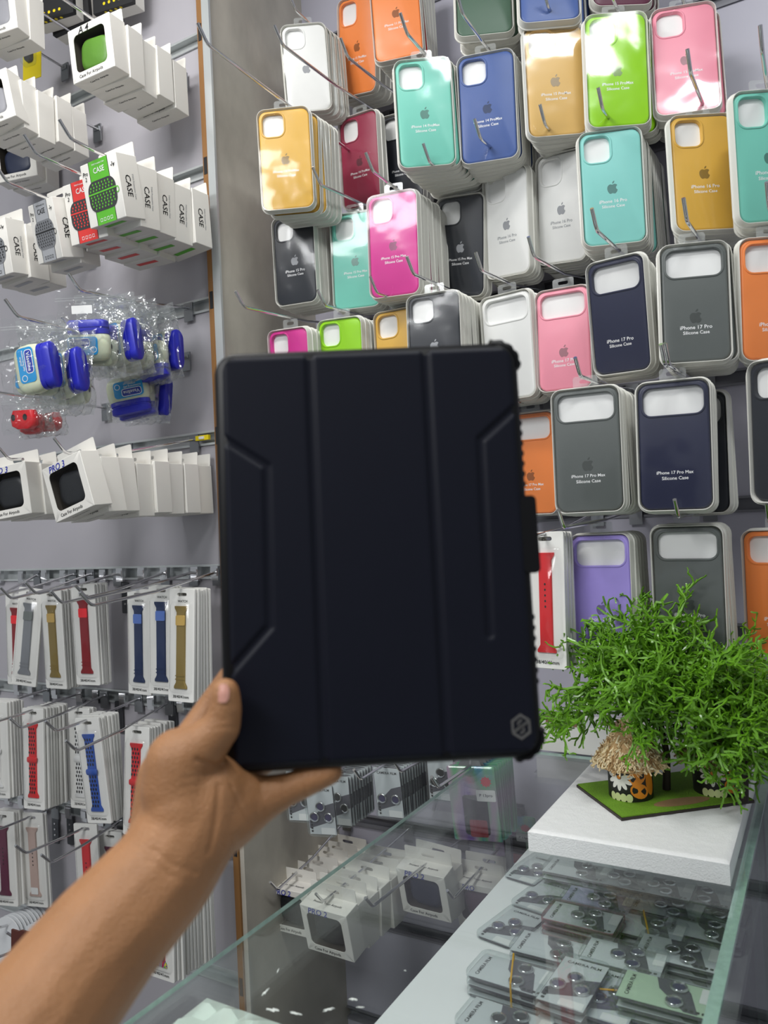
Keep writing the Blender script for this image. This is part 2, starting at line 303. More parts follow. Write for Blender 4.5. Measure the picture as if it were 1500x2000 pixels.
M_CHROME = mat('chrome_wire', (216, 216, 218), 0.13, metal=1.0, vary=0.03)
M_STEEL = mat('dull_steel', (150, 152, 155), 0.3, metal=1.0, vary=0.08)
M_INK = mat('black_ink', (30, 30, 32), 0.5)
M_WINK = mat('white_ink', (240, 240, 240), 0.5)
M_GINK = mat('grey_ink', (150, 152, 156), 0.45)
M_BLUEPEN = mat('blue_pen', (38, 52, 170), 0.5)
M_FILM = clear('crinkled_clear_film', gloss=1.0, rough=0.11, ior=1.45, bump=0.34, bscale=14.0, base=0.012)
M_WIN = clear('window_film', gloss=0.4, rough=0.08, ior=1.42, bump=0.3, bscale=40.0)
M_TAB = clear('clear_hang_tab', tint=(0.97, 0.98, 0.98), gloss=1.0, rough=0.1, haze=0.12)
M_BAG = clear('zip_pouch_film', tint=(0.96, 0.97, 0.97), gloss=1.1, rough=0.09, ior=1.5, bump=0.8, bscale=70.0, haze=0.08, base=0.08)
M_CASE = clear('clear_box_plastic', tint=(0.93, 0.96, 0.96), gloss=1.0, rough=0.06, ior=1.45, haze=0.07)
# ---------------------------------------------------------------- mesh helpers
class G:
    def __init__(s): s.v = []; s.f = []; s.m = []
    def add(s, v, f, mi=0):
        k = len(s.v); s.v += [tuple(p) for p in v]; s.f += [tuple(i + k for i in q) for q in f]; s.m += [mi] * len(f); return s
    def box(s, x0, x1, y0, y1, z0, z1, mi=0):
        v = [(x0, y0, z0), (x1, y0, z0), (x1, y1, z0), (x0, y1, z0), (x0, y0, z1), (x1, y0, z1), (x1, y1, z1), (x0, y1, z1)]
        return s.add(v, [(0, 3, 2, 1), (4, 5, 6, 7), (0, 1, 5, 4), (1, 2, 6, 5), (2, 3, 7, 6), (3, 0, 4, 7)], mi)
    def loft(s, loops, cap0=False, cap1=False, mi=0, closed=True):
        n = len(loops[0]); v = [p for l in loops for p in l]; f = []
        for a in range(len(loops) - 1):
            for i in range(n if closed else n - 1):
                j = (i + 1) % n
                f.append((a * n + i, a * n + j, (a + 1) * n + j, (a + 1) * n + i))
        if cap0: f.append(tuple(range(n - 1, -1, -1)))
        if cap1: f.append(tuple((len(loops) - 1) * n + i for i in range(n)))
        return s.add(v, f, mi)
    def tube(s, path, r, n=8, mi=0):
        P = [Vector(p) for p in path]; loops = []
        t0 = (P[1] - P[0]).normalized()
        u = t0.orthogonal().normalized()
        for i, p in enumerate(P):
            t = (P[min(i + 1, len(P) - 1)] - P[max(i - 1, 0)]).normalized()
            u = (u - t * u.dot(t)).normalized(); w_ = t.cross(u)
            rr = r[i] if isinstance(r, (list, tuple)) else r
            loops.append([p + (u * math.cos(2 * math.pi * k / n) + w_ * math.sin(2 * math.pi * k / n)) * rr for k in range(n)])
        return s.loft(loops, True, True, mi)
    def lathe(s, prof, n=24, axis='z', mi=0, c=(0, 0, 0)):
        loops = []
        for r, h in prof:
            l = []
            for k in range(n):
                a = 2 * math.pi * k / n; x = r * math.cos(a); y = r * math.sin(a)
                l.append((c[0] + x, c[1] + y, c[2] + h) if axis == 'z' else (c[0] + x, c[1] + h, c[2] + y))
            loops.append(l)
        return s.loft(loops, True, True, mi)
    def mesh(s, name, mats, angle=35):
        me = bpy.data.meshes.new(name)
        me.from_pydata(s.v, [], s.f)
        for m in (mats if isinstance(mats, (list, tuple)) else [mats]): me.materials.append(m)
        if any(s.m): me.polygons.foreach_set('material_index', s.m)
        me.polygons.foreach_set('use_smooth', [angle > 0] * len(me.polygons))
        if angle > 0: me.set_sharp_from_angle(angle=math.radians(angle))
        me.update()
        return me
def rrect(w_, h, r, n=5, cx=0.0, cz=0.0):
    """rounded rectangle, counter-clockwise from the lower right corner, in (x, z)"""
    o = []
    for qx, qz, a0 in ((1, -1, -90), (1, 1, 0), (-1, 1, 90), (-1, -1, 180)):
        for k in range(n + 1):
            a = math.radians(a0 + 90.0 * k / n)
            o.append((cx + qx * (w_ / 2 - r) + r * math.cos(a), cz + qz * (h / 2 - r) + r * math.sin(a)))
    return o
def at_y(pts, y): return [(x, y, z) for x, z in pts]
def at_z(pts, z): return [(x, y, z) for x, y in pts]
def thing(name, label, cat, loc=(0, 0, 0), rot=(0, 0, 0), group=None):
    o = bpy.data.objects.new(name, None); col.objects.link(o)
    o.empty_display_size = 0.02
    o.location = loc; o.rotation_euler = rot
    o['label'] = label; o['category'] = cat
    if len(label.split()) > 16 or len(label.split()) < 4: print('LABEL LENGTH', label)
    if group: o['group'] = group
    return o
def part(name, me, parent, loc=(0, 0, 0), rot=(0, 0, 0), label=None, kind=None):
    o = bpy.data.objects.new(name, me); col.objects.link(o)
    o.parent = parent; o.location = loc; o.rotation_euler = rot
    if label: o['label'] = label
    if kind: o['kind'] = kind
    return o
def single(name, me, label, cat, loc=(0, 0, 0), rot=(0, 0, 0), group=None):
    o = bpy.data.objects.new(name, me); col.objects.link(o)
    o.location = loc; o.rotation_euler = rot; o['label'] = label; o['category'] = cat
    if group: o['group'] = group
    return o
def struct(name, me=None, loc=(0, 0, 0)):
    o = bpy.data.objects.new(name, me); col.objects.link(o); o.location = loc; o['kind'] = 'structure'
    return o
CACHE = {}
ORD = ['first', 'second', 'third', 'fourth', 'fifth', 'sixth', 'seventh', 'eighth', 'ninth', 'tenth', 'eleventh', 'twelfth', 'thirteenth', 'fourteenth']
def cached(key, fn):
    if key not in CACHE: CACHE[key] = fn()
    return CACHE[key]
def text_mesh(txt, width=None, height=None, m=None, shear=0.0, both=False):
    def mk():
        cu = bpy.data.curves.new('writing', 'FONT'); cu.body = txt; cu.align_x = 'CENTER'; cu.align_y = 'CENTER'; cu.shear = shear; cu.resolution_u = 2; cu.offset = 0.012
        cu.space_line = 0.95
        ob = bpy.data.objects.new('writing', cu); col.objects.link(ob)
        bpy.context.view_layer.update()
        me = bpy.data.meshes.new_from_object(ob)
        bpy.data.objects.remove(ob)
        xs = [v.co.x for v in me.vertices]; ys = [v.co.y for v in me.vertices]
        s = width / (max(xs) - min(xs)) if width else height / (max(ys) - min(ys))
        cx = (max(xs) + min(xs)) / 2; cy = (max(ys) + min(ys)) / 2
        for v in me.vertices: v.co = ((v.co.x - cx) * s, 0.0, (v.co.y - cy) * s)
        me.materials.clear(); me.materials.append(m)
        return me
    return cached(('t', txt, width, height, m.name, shear), mk)
def flat(pts, y=0.0):
    g = G(); g.add(at_y(pts, y), [tuple(range(len(pts)))]); return g
def ellipse(cx, cz, a, b, n=16, rot=0.0):
    c, s = math.cos(rot), math.sin(rot)
    return [(cx + a * math.cos(t) * c - b * math.sin(t) * s, cz + a * math.cos(t) * s + b * math.sin(t) * c) for t in [2 * math.pi * k / n for k in range(n)]]
def rot_eu(p): return Euler((p[3], p[4], p[5]), 'XYZ')
# ---------------------------------------------------------------- walls, floor, ceiling
YL, YR, XP = 1.085, 1.38, -0.945
M_LAM = mat('pale_lavender_laminate', (180, 177, 183), 0.3, vary=0.03, scale=5)
M_LAMR = mat('grey_lavender_laminate', (178, 176, 188), 0.34, vary=0.03, scale=5)
M_GROOVE = mat('dark_groove', (70, 72, 76), 0.5)
M_ALU = mat('brushed_aluminium', (206, 210, 210), 0.3, metal=0.45, vary=0.08, scale=60, stretch=(1, 1, 0.05))
M_PLY = mat('brown_board_edge', (140, 98, 52), 0.6, vary=0.18, scale=25, stretch=(6, 6, 0.5))
M_PART = mat('scuffed_grey_panel', (190, 184, 172), 0.34, vary=0.38, scale=13, bump=0.6, bscale=22, stretch=(1, 1, 0.6))
M_FLOOR = mat('grey_floor', (120, 118, 115), 0.5, vary=0.1, scale=3)
M_CEIL = mat('white_ceiling', (225, 225, 222), 0.7, vary=0.02)
def slat_wall(name, x0, x1, y, zs, z_lo, z_hi, lam, clips, metal):
    root = struct(name)
    edges = [z_lo] + sorted(zs) + [z_hi]
    for a, b in zip(edges[:-1], edges[1:]):
        lo = a + (0.011 if a != z_lo else 0); hi = b - (0.011 if b != z_hi else 0)
        g = G()
        loops = []
        for d, yy in ((0.0, y + 0.018), (0.0, y + 0.0015), (0.0012, y)):
            loops.append([(x0, yy, lo + d), (x1, yy, lo + d), (x1, yy, hi - d), (x0, yy, hi - d)])
        g.loft(loops, True, True)
        part('wall_panel', g.mesh('wall_panel', lam, 20), root)
    for z in zs:
        g = G()
        prof = [(0.001, -0.0135), (-0.0035, -0.0135), (-0.0035, -0.0095), (0.0, -0.0095), (0.010, -0.0095), (0.010, 0.0095), (0.0, 0.0095), (-0.0035, 0.0095), (-0.0035, 0.0135), (0.001, 0.0135), (0.016, 0.0135), (0.016, -0.0135)]
        g.loft([[(xx, y + py, z + pz) for py, pz in prof] for xx in (x0, x1)], True, True)
        rail = part('slot_rail', g.mesh('slot_rail', metal, 20), root)
        if z in clips:
            k = 0
            me = cached('clip', lambda: G().box(-0.009, 0.009, -0.0075, 0.0, -0.017, 0.010).box(-0.0075, 0.0075, -0.0095, -0.0075, -0.009, 0.005).mesh('rail_clip', M_CHROME, 0))
            xx = x1 - 0.02
            while xx > x0 + 0.02 and k < 14:
                part('rail_clip', me, rail, (xx, y - 0.0035, z + random.uniform(-0.002, 0.002))); xx -= random.choice((0.05, 0.062, 0.08)); k += 1
    return root
ZL = [round(1.384 + 0.25 * k, 4) for k in range(-4, 5)]
ZR = [round(1.461 + 0.208 * k, 4) for k in range(-6, 6)]
slat_wall('wall_left', -2.4, -0.9685, YL, ZL, 0.0, 2.8, M_LAM, ZL[2:5], M_ALU)
slat_wall('wall_back', XP, 1.1, YR, ZR, 0.0, 2.8, M_LAMR, (), mat('grey_rail', (120, 120, 126), .4, metal=.2))
pr = struct('wall_partition')
g = G(); g.box(XP - 0.0098, XP, YL - 0.012, YR + 0.018, 0, 2.8)
part('partition_panel', g.mesh('partition_panel', M_PART, 0), pr)
g = G(); g.box(XP - 0.0098, XP + 0.0075, YL - 0.0175, YL - 0.0125, 1.40, 2.8)
part('edge_strip', g.mesh('edge_strip', M_ALU, 0), pr, label='pale aluminium edging strip')
g = G(); g.box(XP - 0.0230, XP - 0.0102, YL - 0.016, YL + 0.02, 0, 2.8)
board = part('board_edge', g.mesh('board_edge', M_PLY, 0), pr, label='brown raw board edge with slots')
for z in ZL:
    part('slot', cached('slot', lambda: G().box(-0.004, 0.004, -0.0004, 0.0, -0.016, 0.016).mesh('slot', M_INK, 0)), board, (XP - 0.0166, YL - 0.0161, z))
f_ = G(); f_.box(-2.4, 1.4, -2.2, YR + 0.02, -0.05, 0.0); struct('floor', f_.mesh('floor', M_FLOOR, 0))
f_ = G(); f_.box(-2.4, 1.4, -2.2, YR + 0.02, 2.8, 2.85); struct('ceiling', f_.mesh('ceiling', M_CEIL, 0))
# ---------------------------------------------------------------- hooks
def hook(x, z, y_tip, y_wall, label, r=0.0026):
    t = thing('display_hook', label, 'hook', (x, y_wall, z))
    L = y_tip - y_wall
    zs = ZL if y_wall < 1.2 else ZR
    dz = min((q - z for q in zs), key=abs)
    if abs(dz) > 0.06: dz = 0.0
    path = [(0, -0.002, dz), (0, L * 0.5, 0.001 + dz * 0.3), (0, L + 0.026, 0.002), (0, L + 0.020, 0.0035), (0, L + 0.015, 0.0075), (0, L, 0.024)]
    part('wire', G().tube(path, r, 8).mesh('wire', M_CHROME, 50), t)
    part('back_plate', cached('hplate', lambda: G().box(-0.011, 0.011, -0.0045, -0.0015, -0.026, 0.009).box(-0.008, 0.008, -0.006, -0.0045, -0.004, 0.004).mesh('back_plate', M_STEEL, 0)), t, (0, 0, dz))
    return t
# ---------------------------------------------------------------- phone case packs
SZ = {'sq': (.098, .178), 'sqs': (.092, .168), 'bar': (.099, .179), 'bars': (.093, .168)}
def tray_mesh(W, H):
    g = G(); c = -H / 2
    L = [(0, .0135, .016), (0, .0122, .016), (.0032, .0116, .0148), (.0040, .0100, .0145), (.0048, .0012, .014), (.0056, .0002, .0137), (.0070, .0002, .013), (.0078, .0012, .0128), (.0082, .0118, .0125)]
    g.loft([at_y(rrect(W - d, H - d, r, 5, 0, c), y) for d, y, r in L], True, True)
    return g.mesh('tray', M_TRAY, 40)
def case_mesh(W, H, kind, m):
    cw, ch = W - .0098, H - .0098; c = -H / 2
    if kind.startswith('bar'): hw, hh, hr, hx, hz = cw - .013, .037, .011, 0, c + ch / 2 - .0065 - .0185
    else:
        s = .038 if kind == 'sq' else .035
        hw, hh, hr, hx, hz = s, s * 1.02, .011, -cw / 2 + .006 + s / 2, c + ch / 2 - .006 - s / 2
    y0, y1 = .0028, .0108
    def o(d, y): return at_y(rrect(cw - 2 * d, ch - 2 * d, .0135 - d * .8, 5, 0, c), y)
    def h(d, y): return at_y(rrect(hw + 2 * d, hh + 2 * d, hr + d, 5, hx, hz), y)
    g = G()
    g.loft([o(.0005, y1), o(0, y1 - .002), o(0, y0 + .003), o(.0009, y0 + .0009), o(.003, y0), h(.0030, y0), h(.0026, y0 - .0007), h(.0019, y0 - .0010), h(.0004, y0 - .0008), h(0, y0), h(-.0005, y1)])
    return g.mesh('case', m, 45), (hw, hh, hr, hx, hz)
APPLE = [(0, .30), (.12, .35), (.25, .37), (.38, .32), (.46, .23), (.385, .16), (.335, .06), (.335, -.05), (.39, -.15), (.48, -.21), (.44, -.33), (.36, -.46), (.26, -.55), (.16, -.56), (.05, -.51), (-.05, -.51), (-.16, -.56), (-.27, -.54), (-.38, -.41), (-.46, -.23), (-.49, -.02), (-.45, .16), (-.35, .29), (-.22, .36), (-.1, .34)]
LEAF = [(0, .40), (.015, .52), (.08, .62), (.2, .68), (.205, .57), (.14, .46)]
def apple_mesh(m):
    s = .0155
    g = flat([(x * s, z * s) for x, z in APPLE]); k = flat([(x * s, z * s) for x, z in LEAF]); g.add(k.v, k.f)
    return g.mesh('fruit_emblem', m, 0)
def film_mesh(W, H, seed):
    rn = random.Random(seed); nx, nz = 9, 15; g = G(); w_, h = W - .0070, H - .0070
    v = []
    for j in range(nz):
        for i in range(nx):
            x = -w_ / 2 + w_ * i / (nx - 1); z = -H / 2 - h / 2 + h * j / (nz - 1)
            e = 0 if i in (0, nx - 1) or j in (0, nz - 1) else rn.uniform(-.00022, .00022)
            # clip corners a little
            if abs(x) > w_ / 2 - .006 and abs(z + H / 2) > h / 2 - .006: x *= .94; z = -H / 2 + (z + H / 2) * .975
            v.append((x, .0003 + e * .6 - .0002, z))
    f = [(j * nx + i, j * nx + i + 1, (j + 1) * nx + i + 1, (j + 1) * nx + i) for j in range(nz - 1) for i in range(nx - 1)]
    return g.add(v, f).mesh('film', M_FILM, 180)
def tab_mesh():
    g = G(); o = rrect(.034, .017, .004, 5, 0, .0065); h = rrect(.016, .0055, .0026, 5, 0, .0075)
    g.loft([at_y(o, .0128), at_y(o, .0122), at_y(h, .0122), at_y(h, .0128), at_y(o, .0128)])
    return g.mesh('hang_tab', M_TAB, 30)
def phone_pack(c, kind, txt, full, label, loc, rot, group=None, seed=0):
    W, H = SZ[kind]
    t = thing('phone_case_pack', label, 'phone case', loc, rot, group)
    part('tray', cached(('tray', kind), lambda: tray_mesh(W, H)), t)
    m = silicone(c)
    me, hole = cached(('case', kind, c), lambda: case_mesh(W, H, kind, m))
    cs = part('case', me, t)
    if full:
        hw, hh, hr, hx, hz = hole
        part('card_insert', cached(('ins', kind), lambda: G().loft([at_y(rrect(hw, hh, hr, 5, hx, hz), .0085), at_y(rrect(hw, hh, hr, 5, hx, hz), .0090)], True, True).mesh('card_insert', M_CARD, 0)), t)
        bar = kind.startswith('bar')
        dark = c in ('black', 'navy', 'grey', 'dark green', 'plum')
        ink = M_GINK if c == 'white' else M_WINK
        em = M_GINK if c in ('white', 'black') else mat('emblem_' + c.replace(' ', '_'), tuple(int(v * (.62 if not dark else .75)) for v in COLORS[c]), .3)
        if not (c == 'navy' or (bar and c in ('black', 'white'))):
            part('fruit_emblem', cached(('apple', em.name), lambda: apple_mesh(em)), cs, (0, .00265, -H * (.615 if bar else .505)))
        if txt:
            part('print', text_mesh(txt, width=.040 if txt.endswith('Pro') else .046, m=ink), cs, (0, .0026, -H * (.70 if bar else .615)))
            part('print', text_mesh('Silicone Case', width=.033, m=ink), cs, (0, .0026, -H * (.742 if bar else .657)))
        part('film', cached(('film', kind, seed % 3), lambda: film_mesh(W, H, seed % 3)), t)
        part('hang_tab', cached('tab', tab_mesh), t)
    return t
for i, (c, kind, txt, where, n, p, yt) in enumerate(PHONES):
    step = 0.0142
    n = max(1, min(n, int((YR - 0.02 - p[1]) / step)))
    R = rot_eu(p)
    for k in range(n):
        q = 0.88 ** k
        gap = 0.012 if (c == 'mustard yellow' and i == 6 and k > 0) else 0.0
        rot = (p[3] * q + (random.uniform(-.012, .012) if k else 0), p[4] * q + (random.uniform(-.03, .03) if k else 0), p[5] * q)
        loc = (p[0] + (random.uniform(-.0015, .0015) if k else 0), p[1] + gap + step * k, p[2] - (random.uniform(0, .002) if k else 0))
        cc = 'red' if (i == 2 and k) else c
        if k == 0: phone_pack(c, kind, txt, True, f'{c} phone case {where}', loc, rot, seed=i)
        else: phone_pack(cc, kind, txt, False, f'{ORD[k]} tray back, {c} stack {where}', loc, rot, f'trays behind {c} case {where}')
    hook(p[0], p[2] + .0085, yt, YR - .004, f'hook of the {c} case {where}')
# ---------------------------------------------------------------- cartons
def carton_mesh(W, H, D, window):
    g = G(); c = -H / 2
    b = .0008
    o = lambda d, y: at_y(rrect(W - d, H - d, .0012, 5, 0, c), y)
    if window:
        ww, wh = W * .74, H * .70
        h = lambda d, y: at_y(rrect(ww + d, wh + d, .009, 5, -W * .01, c + .001), y)
        g.loft([o(0, D), o(0, b), o(b * 2, 0), h(0, 0), h(0, .0009), h(0, .0009)], True)
        # dark inner liner
        g.loft([h(.004, .0012), h(.004, D * .8)], False, True, 1)
    else:
        g.loft([o(0, D), o(0, b), o(b * 2, 0)], True, True)
    return g.mesh('carton', [M_CARTON, mat('brown_inner_board', (58, 52, 44), .7)], 40)
def carton_tab(W, H):
    g = G(); h = .024
    o = [(-W / 2 + .002, 0)]; o = rrect(W - .003, h, .003, 5, 0, h / 2)
    s = rrect(.026, .006, .0029, 5, 0, h * .5)
    g.loft([at_y(o, 0), at_y(s, 0), at_y(s, .0007), at_y(o, .0007), at_y(o, 0)])
    return g.mesh('hang_tab', M_CARTON, 30)
def bud_case_mesh(m, w_=.064, h=.054, d=.02):
    g = G(); loops = []
    for s, y in ((.70, 0), (.90, .002), (1, .006), (1, d - .006), (.9, d - .002), (.7, d)):
        loops.append(at_y(rrect(w_ * s, h * s, .018 * s, 6), y))
    g.loft(loops, True, True)
    return g.mesh('earbud_case', m, 60)
BAND = {'green': (96, 186, 52), 'red': (226, 62, 58), 'grey': (176, 178, 182)}
def carton(s, c, txt, full, label, loc, rot, W, H, D, group=None):
    t = thing('earbud_case_box', label, 'box', loc, rot, group)
    part('carton', cached(('carton', s, W, H, D), lambda: carton_mesh(W, H, D, s == 'win') if s != 'dots' else G().loft([at_y(rrect(W, H, .0012, 5, 0, -H / 2), y) for y in (D, 0)], True, True).mesh('carton', M_CARTON, 40)), t)
    part('hang_tab', cached(('ctab', W), lambda: carton_tab(W, H)), t, (0, D - .0008, -.001), (random.uniform(-.12, .04), 0, 0))
    if s == 'win':
        if full:
            cm = mat('soft_' + c, {'green': (86, 134, 42), 'grey': (150, 150, 156), 'navy': (40, 48, 72), 'black': (30, 32, 36), 'plum': (92, 66, 84)}[c], .45, bump=.1)
            part('earbud_case', cached(('bud', c), lambda: bud_case_mesh(cm)), t, (-.001, .007, -H * .52), (0, random.uniform(-.15, .15), 0))
            part('window', cached(('pane', W), lambda: flat(rrect(W * .75, H * .71, .008, 5, 0, -H / 2 + .001), .0011).mesh('window', M_WIN, 0)), t)
        part('print', text_mesh('Case For Airpods', width=W * .56, m=M_INK), t, (-W * .05, -.0003, -H * .925))
        part('underside_print', text_mesh('Case For Airpods', width=W * .42, m=M_INK), t, (0, D * .35, -H - .0003), (math.pi / 2, 0, 0))
        if H < .087 and full: part('top_print', text_mesh('Protect Your Airpods', width=W * .6, m=M_INK), t, (0, D * .45, .0003), (-math.pi / 2, 0, 0))
        if txt: part('handwriting', text_mesh(txt, width=W * (.42 if len(txt) > 3 else .26), m=M_BLUEPEN if txt.startswith('P') else M_INK, shear=.25), t, (-W * .12, -.0004, -H * .08))
    elif s == 'dots':
        part('dark_band', cached(('dk', W), lambda: G().box(-W / 2 - .0003, W / 2 + .0003, -.0004, D * .25, -H - .0003, -H * .3).mesh('dark_band', M_INK, 0)), t)
        if full:
            for k in range(4): part('dot', cached('dot', lambda: flat(ellipse(0, 0, .003, .003, 12)).mesh('dot', plain('yellow'), 0)), t, (-.02 + k * .012, -.0007, -H * .85))
            for k in range(4): part('dot', cached('dot2', lambda: flat(ellipse(0, 0, .003, .003, 12)).mesh('dot', plain('yellow'), 0)), t, (-.02 + k * .012, D * .12, -H - .0006), (math.pi / 2, 0, 0))
    else:
        bm = mat('band_' + c, BAND[c], .45)
        if full:
            bw = W * .52
            part('band', cached(('band', c), lambda: G().add([(-bw / 2, -.0003, 0), (bw / 2, -.0003, 0), (bw / 2, -.0003, -H), (-bw / 2, -.0003, -H)], [(0, 1, 2, 3)]).mesh('band', bm, 0)), t)
            for sx in (-1, 1): part('band_edge', cached(('be', H), lambda: G().add([(-.0006, 0, 0), (.0006, 0, 0), (.0006, 0, -H), (-.0006, 0, -H)], [(0, 1, 2, 3)]).mesh('band_edge', M_INK, 0)), t, (sx * bw / 2, -.0004, 0))
            dk = mat('printed_case_' + c, (58, 58, 60) if c != 'grey' else (128, 130, 134), .5)
            pc = part('printed_case', cached(('pc', c), lambda: flat(rrect(W * .76, H * .48, .016, 6, 0, -H * .55), -.0006).mesh('printed_case', dk, 0)), t)
            def dots():
                g = G()
                for r in range(9):
                    if r == 3: continue
                    for q in range(8):
                        x = -W * .31 + q * W * .085 + (r % 2) * W * .02; z = -H * .36 - r * H * .047
                        if abs(x) > W * .33 or (r in (0, 8) and abs(x) > W * .27): continue
                        e = flat(ellipse(x, z, .0016, .0018, 8), -.0009); g.add(e.v, e.f)
                return g.mesh('dot_pattern', bm if c != 'grey' else M_INK, 0)
            part('dot_pattern', cached(('dots', c), dots), pc, kind='stuff')
            part('stripe', cached(('st', c), lambda: G().add([(-W * .38, -.0009, -H * .49), (W * .38, -.0009, -H * .49), (W * .38, -.0009, -H * .515), (-W * .38, -.0009, -H * .515)], [(0, 1, 2, 3)]).mesh('stripe', bm if c != 'grey' else M_INK, 0)), pc)
            part('ring', cached(('rg', c), lambda: G().loft([at_y(ellipse(W * .405, -H * .55, .0042, .0052), -.0006), at_y(ellipse(W * .405, -H * .55, .0028, .0036), -.0006)]).mesh('ring', bm if c != 'grey' else M_INK, 0)), pc)
            part('print', text_mesh('CASE', width=W * .30, m=M_WINK if c != 'grey' else M_INK), t, (0, -.0006, -H * .16))
            part('print', text_mesh('TWS Protective Case', width=W * .34, m=M_WINK if c != 'grey' else M_INK), t, (0, -.0006, -H * .06))
            part('print', text_mesh('\u25a1 \u25a1 \u25a1 \u25a1', width=W * .34, m=M_WINK if c != 'grey' else M_INK), t, (0, -.0006, -H * .93))
            part('handwriting', text_mesh('Pro\n2', width=W * .14, m=M_INK, shear=.2), t, (-W * .38, -.0006, -H * .2))
            part('handwriting', text_mesh('24', width=W * .1, m=M_INK, shear=.2), t, (W * .38, -.0006, -H * .16), (0, .4, 0))
        part('side_print', text_mesh('CASE', width=H * .34, m=M_INK), t, (W / 2 + .0003, D * .42, -H * .5), (0, math.pi / 2, -math.pi / 2 + math.pi))
        part('side_print', text_mesh('TWS Protective Case', width=H * .4, m=M_GINK), t, (W / 2 + .0003, D * .68, -H * .5), (0, math.pi / 2, -math.pi / 2 + math.pi))
        part('underside_band', cached(('ub', c), lambda: G().add([(-W * .26, D * .25, -H - .0003), (W * .26, D * .25, -H - .0003), (W * .26, D * .5, -H - .0003), (-W * .26, D * .5, -H - .0003)], [(0, 1, 2, 3)]).mesh('underside_band', bm, 0)), t)
    return t
for i, (s, c, txt, where, n, p, yt, wl) in enumerate(BOXES):
    W, H = (.094, .088) if wl == 'L' else (.098, .086)
    if s == 'case': W, H = .09, .098
    D, step = (.0395, .0415) if s == 'case' else (.0345, .0362)
    yw = YL if wl == 'L' else YR
    n = max(1, min(n, int((yw - .004 - p[1]) / step)))
    kindw = {'win': 'window', 'case': 'printed', 'dots': 'dotted'}[s]
    for k in range(n):
        q = .45 ** k
        rot = (p[3] * q, p[4] * q + (random.uniform(-.05, .05) if k else 0), p[5] * q + (random.uniform(-.05, .05) if k else 0))
        xx = p[0]
        loc = (xx + (random.uniform(-.003, .003) if k else 0), p[1] + step * k, p[2] - (random.uniform(-.002, .004) if k else 0))
        if k == 0: carton(s, c, txt, True, f'white {kindw} earbud case box {where}', loc, rot, W, H, D)
        else: carton(s, c, '', False, f'{ORD[k]} carton back in the stack {where}', loc, rot, W, H, D, f'cartons behind the box {where}')
    hook(p[0], p[2] + .010, yt, yw - .004, f'chrome hook of the box {where}')
# ---------------------------------------------------------------- watch strap packs
def sleeve_mesh(W, H, T=.0045):
    g = G(); c = -H / 2
    o = lambda d, y: at_y(rrect(W - d, H - d, .003, 5, 0, c), y)
    h = lambda y: at_y(rrect(.022, .006, .0029, 5, 0, -.010), y)
    g.loft([h(T), o(0, T), o(0, .0006), o(.0012, 0), h(0), h(T)])
    return g.mesh('sleeve', mat('white_sleeve', (236, 235, 230), .35, vary=.02, coat=.3), 30)
def strap_outline(w_, z0, z1, flare=1.45):
    o = []
    for f, s in ((0, flare), (.025, flare), (.075, 1.0), (.5, 1.0), (.925, 1.0), (.975, flare), (1, flare)): o.append((w_ / 2 * s, z0 + (z1 - z0) * f))
    return o + [(-x, z) for x, z in reversed(o)]
def strap_mesh(w_, z0, z1, m, th=.003):
    g = G(); a = strap_outline(w_, z0, z1)
    g.loft([at_y(a, .0), at_y(a, -th * .6), at_y([(x * .9, z) for x, z in a], -th)], False, True)
    return g.mesh('strap', m, 40)
